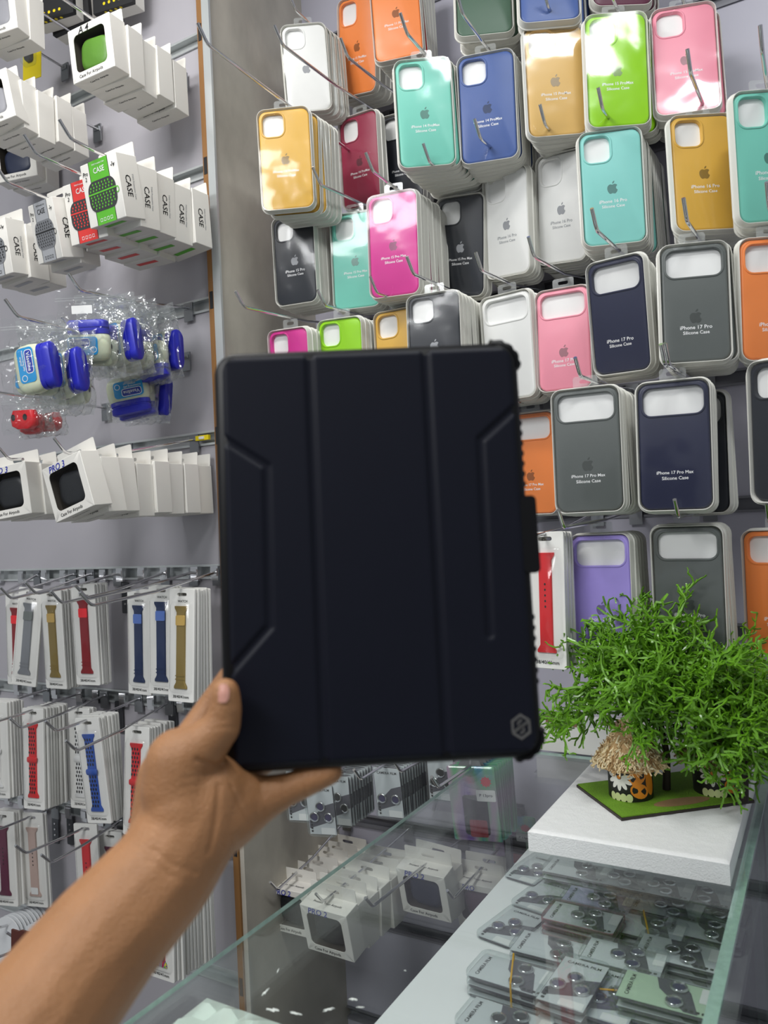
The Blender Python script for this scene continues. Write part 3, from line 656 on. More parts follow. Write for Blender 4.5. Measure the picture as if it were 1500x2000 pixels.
def watch_pack(s, c, full, label, loc, rot, group=None):
    W, H = .058, .195
    t = thing('watch_strap_pack', label, 'watch strap', loc, rot, group)
    sl = part('sleeve', cached('sleeve', lambda: sleeve_mesh(W, H)), t)
    if not full: return t
    if c == 'multi':
        def mk():
            m = bpy.data.materials.new('rainbow_strap'); m.use_nodes = True; nt = m.node_tree
            tc = nt.nodes.new('ShaderNodeTexCoord'); wv = nt.nodes.new('ShaderNodeTexNoise'); wv.inputs['Scale'].default_value = 120; wv.inputs['Detail'].default_value = 0
            mp = nt.nodes.new('ShaderNodeMapping'); mp.inputs['Scale'].default_value = (1.6, 1, .35)
            rp = nt.nodes.new('ShaderNodeValToRGB'); rp.color_ramp.interpolation = 'CONSTANT'
            for pos, cc in ((.32, (200, 40, 60)), (.42, (60, 70, 170)), (.5, (235, 200, 60)), (.56, (60, 160, 90)), (.64, (230, 230, 235)), (.7, (120, 50, 140))):
                e = rp.color_ramp.elements.new(pos); e.color = lin(cc)
            nt.links.new(tc.outputs['Object'], mp.inputs[0]); nt.links.new(mp.outputs[0], wv.inputs['Vector']); nt.links.new(wv.outputs[0], rp.inputs[0])
            nt.links.new(rp.outputs[0], nt.nodes['Principled BSDF'].inputs['Base Color'])
            return m
        m = cached('rainbow', mk)
    else:
        cc = {'red': (150, 28, 38) if s == 'mesh' else (214, 34, 40), 'grey': (140, 143, 148), 'gold': (146, 124, 66), 'blue': (34, 52, 92) if s == 'mesh' else (46, 84, 170), 'white': (232, 232, 230), 'plum': (96, 34, 62), 'rose': (198, 172, 162)}[c]
        m = mat(f'strap_{s}_{c}', cc, .45 if s != 'mesh' else .38, metal=.25 if s == 'mesh' else 0, bump=.35 if s == 'mesh' else 0, bscale=1400)
    st = part('strap', cached(('strap', s, c), lambda: strap_mesh(.020, -.030, -.172, m)), t)
    if s == 'mesh':
        part('clasp', cached(('clasp', c), lambda: G().loft([at_y(rrect(.021, .018, .002, 3, 0, -.055), -.003), at_y(rrect(.020, .017, .002, 3, 0, -.055), -.0042)], False, True).mesh('clasp', mat('clasp_' + c, tuple(min(255, int(v * 1.25)) for v in COLORS.get(c, (150, 150, 150))), .4), 30)), st)
        for z in (-.150, -.156): part('band_ridge', cached(('rdg', c), lambda: G().box(-.0102, .0102, -.0038, -.003, -.0008, .0008).mesh('band_ridge', m, 0)), st, (0, 0, z))
    if s == 'perf':
        def holes():
            g = G()
            for r in range(17):
                z = -.040 - r * .0076
                if -.106 < z < -.092: continue
                for q in range(3):
                    e = flat(ellipse(-.0062 + q * .0062 + (r % 2) * .0022 - .0011, z, .0019, .0029, 8), -.0033); g.add(e.v, e.f)
            return g.mesh('perforation_pattern', M_INK, 0)
        part('perforation_pattern', cached('perf', holes), st, kind='stuff')
        part('buckle', cached(('bk', c), lambda: G().loft([at_y(rrect(.026, .011, .004, 4, 0, -.099), -.002), at_y(rrect(.026, .011, .004, 4, 0, -.099), -.0045), at_y(rrect(.023, .008, .003, 4, 0, -.099), -.0055)], False, True).mesh('buckle', m, 40)), st)
    if s == 'plain':
        for k in range(5): part('pin_hole', cached('ph', lambda: flat(ellipse(0, 0, .0014, .0018, 8)).mesh('pin_hole', M_INK, 0)), st, (0, -.0033, -.075 - k * .008))
    if c == 'rose': part('sticker', cached('stk', lambda: flat(rrect(.018, .014, .002, 3)).mesh('sticker', M_CARD, 0)), t, (.001, -.0042, -.160))
    if s == 'mesh': part('print', text_mesh('WATCH', width=.022, m=M_INK), sl, (.002, -.0004, -.0215))
    part('print', text_mesh('38/40/41mm', width=.036, m=M_INK), sl, (0, -.0004, -.186))
    part('cover', cached('wcover', lambda: G().loft([at_y(rrect(.05, .158, .006, 4, 0, -.101), -.0003), at_y(rrect(.044, .152, .006, 4, 0, -.101), -.0058)], False, True).mesh('cover', M_FILM, 60)), t)
    return t
for i, (s, c, where, n, p, yt, wl) in enumerate(WATCH):
    yw = YL if wl == 'L' else YR; step = .0075
    n = max(1, min(n, int((yw - .008 - p[1]) / step)))
    cn = 'rainbow' if c == 'multi' else c
    for k in range(n):
        q = .8 ** k
        rot = (p[3] * q, p[4] * q + (random.uniform(-.015, .015) if k else 0), p[5] * q)
        loc = (p[0] + (random.uniform(-.002, .002) if k else 0), p[1] + step * k, p[2] - (random.uniform(-.001, .003) if k else 0))
        if k == 0: watch_pack(s, c, True, f'{cn} watch strap pack {where}', loc, rot)
        else: watch_pack(s, c, False, f'{ORD[k]} sleeve back behind the {cn} strap {where}', loc, rot, f'sleeves behind {cn} strap pack {where}')
    hook(p[0], p[2] - .010, yt, yw - .004, f'hook of the {cn} strap pack {where}')
names = ['above the slanted blue strap pack', 'beside the rose strap pack', 'beside the bright red strap pack', 'above the blue perforated strap pack', 'behind the wrist of the hand']
for (x, y, z), nm in zip(PLATES, names):
    b = thing('hook_bracket', f'dark metal bracket plate hanging on the rail {nm}', 'bracket', (x, YL - .004, z))
    part('plate', cached('brk', lambda: G().loft([at_y(rrect(.02, .062, .003, 4), -.004), at_y(rrect(.02, .062, .003, 4), -.001)], True, True).mesh('plate', mat('dark_zinc', (96, 98, 102), .3, metal=.8), 30)), b)
    for k in (-1, 0, 1): part('rivet', cached('rvt', lambda: G().lathe([(.002, -.0012), (.0024, 0)], 10, 'y').mesh('rivet', M_CHROME, 50)), b, (0, -.0042, .012 * k))
# ---------------------------------------------------------------- zip pouches with jar-shaped cases
M_JELLY = mat('milky_silicone', (206, 212, 186), .35, sss=.25)
M_LID = mat('royal_blue_lid', (40, 44, 176), .32)
M_BAGF = clear('front_zip_pouch_film', tint=(.98, .985, .985), gloss=.9, rough=.07, ior=1.45, bump=.6, bscale=50.0, haze=.015)
M_JLAB = mat('sky_blue_label', (42, 150, 214), .35)
M_NAVYL = mat('label_navy', (36, 60, 168), .4)
def barrel(loops_def, m, name, ang=50):
    g = G(); g.loft([at_z(rrect(w_, d, min(w_, d) * .46, 6), z) for w_, d, z in loops_def], True, True)
    return g.mesh(name, m, ang)
def pouch_mesh(W, H, T, seed, front=False):
    rn = random.Random(seed); nx, nz = 13, 18; g = G()
    for side in (-1, 1):
        v = []
        for j in range(nz):
            for i in range(nx):
                u = i / (nx - 1); q = j / (nz - 1)
                e = math.sin(math.pi * u) ** .6 * math.sin(math.pi * min(1, q * 1.25)) ** .5 if q < .8 else 0.0
                inner = 0 < i < nx - 1 and 0 < j < nz - 1
                jit = rn.uniform(-1, 1) * .0032 if inner else 0
                v.append((-W / 2 + W * u + (rn.uniform(-.0016, .0016)), side * (T * .5 * e) + jit + T * .5 + .004 * math.sin(9 * q + seed), -H + H * q + rn.uniform(-.0016, .0016)))
        f = []
        for j in range(nz - 1):
            for i in range(nx - 1):
                a = j * nx + i
                f += [(a, a + 1, a + nx + 1), (a, a + nx + 1, a + nx)] if rn.random() < .5 else [(a, a + 1, a + nx), (a + 1, a + nx + 1, a + nx)]
        g.add(v, f)
    return g.mesh('pouch', M_BAGF if front else M_BAG, 28)
def jar_pouch(kind, label, loc, rot, ang, seed, full, group=None):
    W, H = (.10, .135) if kind == 'jar' else (.085, .075)
    t = thing('zip_pouch', label, 'pouch', loc, rot, group)
    part('pouch', cached(('pouch', kind, seed % 4, full), lambda: pouch_mesh(W, H, .030, seed % 4, full)), t)
    for dz in (.014, .018): part('zip_ridge', cached(('zr', kind), lambda: G().tube([(-W / 2, .012, 0), (W / 2, .012, 0)], .0007, 5).mesh('zip_ridge', M_TAB, 60)), t, (0, 0, -dz))
    if kind == 'jar':
        a = math.radians(ang)
        JS = 1.22
        j = part('jar_case', cached('jarb', lambda: barrel([(.044, .018, -.0), (.056, .022, .003), (.062, .024, .010), (.063, .024, .022), (.060, .023, .032), (.054, .021, .036)], M_JELLY, 'jar_case')), t, (random.uniform(-.006, .006), .014, -H * .86), (0, a, 0))
        if abs(ang) > 40: j.location = (-.004 * math.sin(a), .014, -H * .60 - (.018 * math.cos(a)))
        if abs(ang) > 40 and abs(ang) < 120: j.location.x = -.016
        j.scale = (JS, 1.0, JS)
        part('lid', cached('jarl', lambda: barrel([(.052, .0215, .034), (.058, .024, .0352), (.058, .024, .041), (.055, .0225, .0415), (.055, .0225, .0435), (.058, .024, .044), (.058, .024, .0515), (.052, .022, .0535)], M_LID, 'lid')), j)
        part('label_band', cached('jlab', lambda: flat(rrect(.044, .024, .005, 5, -.004, .019), -.0124).mesh('label_band', M_JLAB, 0)), j)
        lb = part('badge', cached('jbdg', lambda: flat(rrect(.028, .0095, .003, 5, -.008, .0235), -.0126).mesh('badge', M_NAVYL, 0)), j)
        part('badge_rim', cached('jrim', lambda: G().loft([at_y(rrect(.030, .0115, .004, 5, -.008, .0235), -.01255), at_y(rrect(.028, .0095, .003, 5, -.008, .0235), -.01255)]).mesh('badge_rim', M_WINK, 0)), j)
        part('seal', cached('jsl', lambda: G().loft([at_y(ellipse(.012, .014, .0042, .0042), -.0126), at_y(ellipse(.012, .014, .0033, .0033), -.0126)]).mesh('seal', M_WINK, 0)), j)
        if full:
            part('print', text_mesh('Vaseline', width=.024, m=M_WINK), j, (-.008, -.0128, .0235))
            part('print', text_mesh('moisturizing jelly\noriginal', width=.026, m=M_WINK), j, (-.010, -.0127, .0135))
            if ang == 0: part('sticker', cached('psk', lambda: flat(rrect(.036, .013, .001, 2, .0, -.034), .006).mesh('sticker', M_CARD, 0)), t)
        part('loop_hole', cached('jlh', lambda: flat(ellipse(0, 0, .0022, .0038, 10)).mesh('loop_hole', M_INK, 0)), j, (.0316, .002, .018), (0, 0, math.pi / 2))
    else:
        part('red_case', cached('redb', lambda: barrel([(.030, .014, 0), (.050, .018, .006), (.054, .019, .020), (.044, .016, .034)], plain('red', .35), 'red_case')), t, (random.uniform(-.008, .008), .014, -H * .88))
        for sx in (-1, 1): part('eye_spot', cached('eyes', lambda: flat(ellipse(0, 0, .0045, .006, 12)).mesh('eye_spot', M_INK, 0)), t, (sx * .012, .004, -H * .60))
    return t
for i, (kind, where, n, p, yt, ang) in enumerate(POUCH):
    step = .026
    n = max(1, min(n, int((YL - .012 - p[1]) / step)))
    for k in range(n):
        q = .6 ** k
        a = ang if k == 0 else random.choice((0, 85, 90, 95, 170))
        rot = (p[3] * q, p[4] * q + (random.uniform(-.12, .12) if k else 0), p[5] * q + (random.uniform(-.15, .15) if k else 0))
        loc = (p[0] + (random.uniform(-.008, .008) if k else 0), p[1] + step * k, p[2] - (random.uniform(-.002, .008) if k else 0))
        nm = 'clear zip pouch' if kind == 'jar' else 'clear zip pouch'
        if k == 0: jar_pouch(kind, f'clear {where}', loc, rot, a, i, True)
        else: jar_pouch(kind, f'{ORD[k]} pouch back behind the {where}', loc, rot, a, i + k, False, f'pouches behind the {where}')
    hook(p[0], p[2] - .006, yt, YL - .004, f'chrome hook carrying the {where}')
# ---------------------------------------------------------------- camera lens film packs
M_CCARD = mat('pale_grey_card', (206, 210, 212), .5)
M_LENS = mat('lens_black', (18, 20, 24), .12, coat=.5)
M_LPUR = mat('lens_violet_glass', (56, 48, 92), .12, coat=.5)
def lens_shell(W, H, T):
    g = G(); c = -H / 2
    L = [(.003, T, .0085), (0, T - .0016, .010), (0, .0026, .010), (.0014, .0008, .0094), (.0050, 0, .008)]
    g.loft([at_y(rrect(W - d, H - d, r, 5, 0, c), y) for d, y, r in L], True, True)
    return g.mesh('shell', M_CASE, 40)
def ring_mesh(r):
    g = G(); g.loft([at_y(ellipse(0, 0, r * q, r * q, 20), y) for q, y in ((1.05, .001), (1.05, -.0008), (.95, -.0018), (.76, -.0012), (.72, .0))])
    return g.mesh('lens_rim', M_CHROME, 50)
def lens_parts(t, style, full, seed):
    rn = random.Random(seed)
    W, H, T = .056, .095, .0085
    part('shell', cached('lshell', lambda: lens_shell(W, H, T)), t)
    part('dark_base', cached('lbase', lambda: G().loft([at_y(rrect(W - .004, H - .004, .0085, 5, 0, -H / 2), y) for y in (.0060, .0083)], True, True).mesh('dark_base', mat('smoky_dark_tray', (62, 58, 66), .3), 30)), t)
    tint = {'': M_CCARD, 'b': M_CCARD, 'h': mat('pale_green_card', (190, 214, 186), .3), 'r': M_CCARD, 'p': mat('lilac_card', (176, 174, 206), .4)}.get(style, M_CCARD)
    cd_ = part('card', cached(('lcard', tint.name), lambda: G().box(-W / 2 + .003, W / 2 - .003, .0052, .0058, -H + .003, -.003).mesh('card', tint, 0)), t)
    part('dark_field', cached('ldark', lambda: flat([(-W / 2 + .004, -H * .72), (.006, -H * .42), (W / 2 - .003, -H * .36), (W / 2 - .003, -H * .62), (.010, -H * .74), (-W / 2 + .004, -H * .86)], .0050).mesh('dark_field', mat('card_dark_print', (84, 82, 92), .45), 0)), cd_)
    if not full: return
    for x, z in (((-.013, -.058), (.013, -.058)) if seed % 3 == 0 else ((-.013, -.060), (.013, -.060), (0, -.041))):
        l = part('lens_disc', cached(('ldisc', seed % 2), lambda: G().lathe([(.0005, -.0003), (.0078, -.0003), (.0078, .0012)], 20, 'y').mesh('lens_disc', M_LENS if seed % 2 == 0 else M_LPUR, 50)), t, (x, .0035, z))
        part('lens_rim', cached('lrim', lambda: ring_mesh(.0086)), l)
    part('sticker', cached('lstk', lambda: flat(rrect(.026, .012, .0015, 3, .010, -H * .90), .0048).mesh('sticker', M_CARD, 0)), cd_)
    part('print', text_mesh('CAMERA FILM', width=.038, m=M_INK), cd_, (0, .0049, -.012))
    for k in range(4): part('symbol', cached('lsym', lambda: flat(rrect(.0036, .0036, .0008, 2)).mesh('symbol', M_INK, 0)), cd_, (-.020, .0048, -.070 - k * .0055))
def holo_mat():
    m = bpy.data.materials.new('holographic_foil'); m.use_nodes = True; nt = m.node_tree
    tc = nt.nodes.new('ShaderNodeTexCoord'); nz = nt.nodes.new('ShaderNodeTexNoise'); nz.inputs['Scale'].default_value = 14; nz.inputs['Detail'].default_value = 1
    mp = nt.nodes.new('ShaderNodeMapping'); mp.inputs['Scale'].default_value = (2.2, 1, .5)
    rp = nt.nodes.new('ShaderNodeValToRGB')
    for pos, cc in ((.30, (90, 90, 190)), (.42, (120, 200, 220)), (.5, (150, 220, 170)), (.58, (220, 200, 220)), (.7, (150, 110, 200))):
        e = rp.color_ramp.elements.new(pos); e.color = lin(cc)
    b = nt.nodes['Principled BSDF']; b.inputs['Metallic'].default_value = .6; b.inputs['Roughness'].default_value = .25
    nt.links.new(tc.outputs['Object'], mp.inputs[0]); nt.links.new(mp.outputs[0], nz.inputs['Vector']); nt.links.new(nz.outputs[0], rp.inputs[0]); nt.links.new(rp.outputs[0], b.inputs['Base Color'])
    return m
def holo_pack(t, full, red):
    W, H = .08, .13
    m = cached('holomat', holo_mat)
    part('foil_card', cached('hcard', lambda: G().loft([at_y(rrect(W, H, .003, 4, 0, -H / 2), y) for y in (.003, .0024)], True, True).mesh('foil_card', m, 0)), t)
    part('hang_disc', cached('hdisc', lambda: G().loft([at_y(ellipse(0, -.004, .020, .020, 24), .0035), at_y(ellipse(0, -.004, .004, .004, 24), .0035)]).mesh('hang_disc', mat('smoky_plastic', (120, 122, 124), .2), 0)), t)
    if full:
        ph = part('phone_picture', cached('hph', lambda: flat(rrect(.042, .070, .006, 5, .002, -.085), .0020).mesh('phone_picture', M_INK, 0)), t)
        part('red_card', cached('hred', lambda: flat(rrect(.030, .030, .003, 4, .004, -.108), .0016).mesh('red_card', mat('dark_red_card', (150, 40, 48), .4), 0)), t)
        part('sticker', cached('hst', lambda: flat(rrect(.032, .020, .002, 3, .022, -.050), .0016).mesh('sticker', M_CARD, 0)), t)
        part('print', text_mesh('P 13pro', width=.022, m=M_INK), t, (.022, .0013, -.050))
        part('star', cached('hstar', lambda: flat([((.010 if k % 2 else .007) * math.cos(k * math.pi / 10) + .024, (.010 if k % 2 else .007) * math.sin(k * math.pi / 10) - .026) for k in range(20)], .0018).mesh('star', plain('red'), 0)), t)
        part('film', cached('hfilm', lambda: G().loft([at_y(rrect(W, H, .003, 4, 0, -H / 2), .0012), at_y(rrect(W - .004, H - .004, .003, 4, 0, -H / 2), -.0002)], False, True).mesh('film', M_FILM, 0)), t)
for i, (s, where, n, p, yt) in enumerate(LENS):
    step = .0102 if s == 'lens' else .011
    n = max(1, min(n, int((YR - .02 - p[1]) / step)))
    for k in range(n):
        q = .8 ** k
        rot = (p[3] * q, p[4] * q + (random.uniform(-.02, .02) if k else 0), p[5] * q)
        loc = (p[0], p[1] + step * k, p[2] - (random.uniform(0, .002) if k else 0))
        nm = 'lens film pack' if s == 'lens' else 'screen film pack'
        t = thing('lens_film_pack' if s == 'lens' else 'screen_film_pack', f'{nm} {where}' if k == 0 else f'{ORD[k]} {nm} back behind the one {where}', 'lens film' if s == 'lens' else 'screen film', loc, rot, None if k == 0 else f'{nm}s behind the one {where}')
        if s == 'lens': lens_parts(t, '', k == 0, i)
        else: holo_pack(t, k == 0, i)
    hook(p[0], p[2] + .001, yt, YR - .004, f'chrome hook of the {nm} {where}')
# ---------------------------------------------------------------- glass counter
GX0, GX1, GY0, GY1, GZ = -.527, -.096, .16, 1.287, 1.05
M_GLASS = clear('counter_glass', tint=(.972, .988, .982), gloss=1.0, rough=.012, ior=1.5)
M_GEDGE = mat('green_glass_edge', (176, 206, 196), .12, vary=.25, scale=120, coat=.6)
M_SHELF = mat('white_shelf_laminate', (236, 240, 240), .25, vary=.02, coat=.2)
def pane(x0, x1, y0, y1, z0, z1, big):
    g = G(); g.box(x0, x1, y0, y1, z0, z1)
    ax = {'z': (0, 1), 'x': (3, 5)}[big]
    g.m = [0 if i in ax else 1 for i in range(6)]
    return g.mesh('pane', [M_GLASS, M_GEDGE], 0)
ct = thing('glass_counter', 'glass display counter with a white shelf holding lens film packs', 'counter', ((GX0 + GX1) / 2, .7, 0))
def cpart(name, me, label=None):
    o = part(name, me, ct, label=label); o.location = (-(GX0 + GX1) / 2, -.7, 0); return o
cpart('glass_top', pane(GX0, GX1, GY0, GY1, GZ - .005, GZ, 'z'))
cpart('side_pane', pane(GX1 - .012, GX1, GY0, GY1, .60, GZ - .0052, 'x'), 'clear side pane with a green chipped rim')
lp_ = pane(GX0 + .001, GX0 + .004, GY0, GY1, .60, GZ - .0052, 'x'); lp_.polygons.foreach_set('material_index', [0] * 6)
cpart('side_pane', lp_)
cpart('shelf', G().box(-.449, GX1 - .014, GY0, GY1, .905, .92).mesh('shelf', M_SHELF, 0), 'white laminate shelf')
g = G(); g.box(GX0, GX1, GY0, GY1, .02, .585); cpart('cabinet', g.mesh('cabinet', mat('dull_grey_cabinet', (122, 124, 122), .4), 0))
for (x, y) in ((GX0 + .012, GY1 - .012), (GX0 + .012, GY0 + .012), (GX1 - .016, GY1 - .012), (GX1 - .016, GY0 + .012)):
    cpart('post', G().box(x - .005, x + .005, y - .005, y + .005, .585, GZ - .0054).mesh('post', M_STEEL, 0))
# tape wrapped pad in the corner under the glass
def pad():
    rn = random.Random(3); g = G(); nx, ny = 16, 22; top = []; bot = []
    for j in range(ny):
        for i in range(nx):
            x = -.515 + .125 * i / (nx - 1); y = .22 + .306 * j / (ny - 1)
            e = 0 if i in (0, nx - 1) or j in (0, ny - 1) else 1
            top.append((x, y, 1.028 + e * (.006 + rn.uniform(-.0042, .0042)))); bot.append((x, y, 1.022))
    f = [(j * nx + i, j * nx + i + 1, (j + 1) * nx + i + 1, (j + 1) * nx + i) for j in range(ny - 1) for i in range(nx - 1)]
    g.add(top, f); g.add(bot, [tuple(reversed(q)) for q in f])
    return g.mesh('wrapped_pad', mat('pale_mint_wrap', (222, 236, 226), .3, vary=.06, coat=.5), 25)
wp_ = thing('wrapped_pad', 'crumpled pale mint plastic wrapped pad under the counter glass corner', 'pad', (-.45, .35, 0))
o = part('wrapping', pad(), wp_); o.location = (.45, -.35, 0)
o = part('bracket', G().box(-.5205, -.385, .20, .53, 1.014, 1.0215).mesh('bracket', M_STEEL, 0), wp_); o.location = (.45, -.35, 0)
def blob(name, cx, cy, a, b, rot, seed, lab):
    rn = random.Random(seed); pts = []
    for k in range(18):
        r = .42 + rn.uniform(-.28, .34); t_ = 2 * math.pi * k / 18
        x, y = a * r * math.cos(t_), b * r * math.sin(t_)
        pts.append((cx + x * math.cos(rot) - y * math.sin(rot), cy + x * math.sin(rot) + y * math.cos(rot)))
    g = G(); g.loft([at_z(pts, GZ), at_z([(cx + (x - cx) * .8, cy + (y - cy) * .8) for x, y in pts], GZ + .0005)], True, True)
    single(name, g.mesh(name, mat('dried_glue', (226, 232, 226), .5, bump=.4), 40), lab, 'glue stain')
for k, (cx, cy, a, b, r_, lab) in enumerate([(-.372, .552, .006, .003, .3, 'round white glue stain on the glass top beside the shelf edge'), (-.383, .531, .009, .0035, .9, 'largest white glue smear on the counter glass'), (-.361, .545, .006, .0012, .5, 'thin white glue streak at the tip of the round stain'),
                                   (-.447, .528, .0022, .012, .15, 'long white glue drip beside the wrapped pad'), (-.457, .558, .0012, .008, .3, 'thin white glue drip above the long one'), (-.425, .510, .010, .004, .2, 'pale glue patch next to the wrapped pad'), (-.405, .515, .010, .0025, .1, 'thin glue patch between pad and smear'), (-.352, .608, .0022, .0012, .2, 'tiny white glue spot higher on the glass')]):
    blob('glue_stain', cx, cy, a, b, r_, k, lab)
CW = ['bound with a yellow rubber band at the shelf edge', 'with three packs beneath beside the rubber banded stack', 'bound with a thin band between two tall stacks', 'pale green on the tallest stack by the side pane',
      'lowest one in the photo at the shelf edge', 'lying turned alone on the bare white shelf', 'under glare beside the turned lone pack', 'half covered behind the glare-lit pack', 'with a red edge lying raised on others', 'turned one with reddish reflection near the shelf edge',
      'lilac one behind the red-edged pack', 'with white sticker in the middle of the shelf', 'with a yellow band near the middle', 'dark one behind the banded pack', 'large dark-edged stack by the side pane', 'second from the side pane below the foam corner', 'by the side pane under the foam block corner',
      'alone at the far shelf edge near hanging boxes', 'first of the row under the foam block', 'second of the row under the foam block', 'third of the row under the foam block', 'last of the row under the foam block']
M_BAND = mat('yellow_rubber', (206, 160, 40), .45)
for i, ((x, y, n, a, fl), where) in enumerate(zip(COUNTER, CW)):
    for k in range(n):
        top = k == n - 1
        yaw = math.radians(90 - a if a < 40 else a - 90) * 1.0 + (random.uniform(-.06, .06) if not top else 0)
        z = .9202 + .0094 * k + .0088
        # laid flat: local y (pack depth) points down, local z (pack length) lies in the shelf plane
        R_ = Matrix.Rotation(yaw, 3, 'Z') @ Matrix.Rotation(-math.pi / 2, 3, 'X')
        off = R_ @ Vector((0, 0, -.0475))
        t = thing('lens_film_pack', (f'clear lens film pack lying {where}' if top else f'{ORD[n - 1 - k]} layer under the pack {where}'), 'lens film', (x - off.x, y - off.y, z), R_.to_euler(), None if top else f'packs under the one {where}')
        lens_parts(t, fl if top else '', top, i)
        if fl == 'r': part('red_edge', cached('rede', lambda: G().loft([at_y(rrect(.0565, .0955, .008, 5, 0, -.0475), .003), at_y(rrect(.0565, .0955, .008, 5, 0, -.0475), .0085)]).mesh('red_edge', clear('red_tint', tint=(.75, .3, .35), haze=.15), 40)), t)
    if fl == 'b':
        hgt = .0094 * n
        g = G(); path = [(0, -.030, 0.0003), (0, -.0295, hgt + .0006), (0, .0295, hgt + .0006), (0, .030, .0003)]
        single('rubber_band', g.tube([(px_, py_ * 1.0, pz_) for px_, py_, pz_ in path], .0011, 6).mesh('rubber_band', M_BAND, 60), f'rubber band around the lens film stack {where}'.replace('bound with a yellow rubber band ', '').replace('bound with a thin band ', '').replace('with a yellow band ', ''), 'rubber band', (x, y, .9202), (0, 0, yaw + .35 + math.pi / 2))
# ---------------------------------------------------------------- ledge behind the counter
led = struct('trim_1', G().box(-.462, .7, 1.29, YR - .001, 1.052, 1.095).mesh('trim_1', mat('white_ledge', (234, 234, 228), .4), 0))
for (x, y, a, lab) in ((-.395, 1.315, .25, 'flat card pack with a brown band lying on the white ledge'), (-.330, 1.325, -.1, 'dark card pack lying on the ledge behind the tree'), (-.445, 1.33, .1, 'thin dark card lying on the ledge beside the tablet')):
    t = thing('card_pack', lab, 'card pack', (x, y, 1.0953), (0, 0, a))
    part('card', G().box(-.032, .032, -.018, .018, 0, .003).mesh('card', M_CCARD, 0), t)
    part('picture', G().box(-.026, .004, -.013, .013, .003, .0034).mesh('picture', plain('plum'), 0), t)
    part('paper_band', G().box(-.006, .006, -.0184, .0184, -.0001, .0040).mesh('paper_band', mat('brown_paper_band', (128, 100, 78), .6), 0), t)
# ---------------------------------------------------------------- foam block
def foam():
    g = G(); x0, x1, y0, y1 = -.336, -.111, .894, 1.235; z0, z1 = GZ + .0003, GZ + .0255
    rn = random.Random(5); nx, ny = 60, 90
    v = []
    for j in range(ny + 1):
        for i in range(nx + 1):
            e = min(i, nx - i, j, ny - j); d = .0025 if e == 0 else 0
            x = x0 + (x1 - x0) * i / nx; y = y0 + (y1 - y0) * j / ny
            v.append((x, y, z1 - d + (rn.uniform(-.0004, .0004) if e else 0)))
    f = [(j * (nx + 1) + i, j * (nx + 1) + i + 1, (j + 1) * (nx + 1) + i + 1, (j + 1) * (nx + 1) + i) for j in range(ny) for i in range(nx)]
    g.add(v, f)
    d = .0025
    g.loft([[(x0, y0, z1 - d), (x1, y0, z1 - d), (x1, y1, z1 - d), (x0, y1, z1 - d)], [(x0, y0, z0), (x1, y0, z0), (x1, y1, z0), (x0, y1, z0)]], False, True)
    return g.mesh('foam_block', mat('white_packing_foam', (240, 241, 240), .42, vary=.05, scale=300, bump=.35, bscale=600), 60)
single('foam_block', foam(), 'white packing foam slab lying on the glass counter under the tree', 'foam block')
# ---------------------------------------------------------------- hut souvenir on the foam
FZ = GZ + .0257
base_pts = [(-.324, 1.062), (-.240, .964), (-.101, 1.088), (-.185, 1.185)]
sv = thing('hut_souvenir', 'souvenir with two thatched huts and green trees on a grass board', 'souvenir', (-.21, 1.07, FZ))
def spart(name, me, parent=sv, **k):
    o = part(name, me, parent, **k)
    if parent is sv: o.location = (.21, -1.07, -FZ)
    return o
bo = spart('board', G().loft([at_z(base_pts, FZ), at_z(base_pts, FZ + .0035)], True, True).mesh('board', mat('dark_board', (40, 30, 24), .5), 0))
cxb = sum(p[0] for p in base_pts) / 4; cyb = sum(p[1] for p in base_pts) / 4
spart('grass', G().loft([at_z([(cxb + (x - cxb) * .985, cyb + (y - cyb) * .985) for x, y in base_pts], FZ + z) for z in (.0035, .0048)], True, True).mesh('grass', mat('felt_grass', (118, 166, 34), .8, vary=.3, scale=350, bump=1.0, bscale=900), 0))
spart('sand_path', G().loft([at_z(ellipse(-.182, 1.045, .040, .012, 20, .75), FZ + z) for z in (.0048, .0052)], True, True).mesh('sand_path', mat('sand', (150, 120, 84), .8, vary=.15, scale=300), 0), label='brown sandy path')
M_CHIP = [mat('straw_pale', (226, 204, 160), .7), mat('straw_brown', (180, 146, 100), .7), mat('straw_light', (240, 226, 190), .7)]
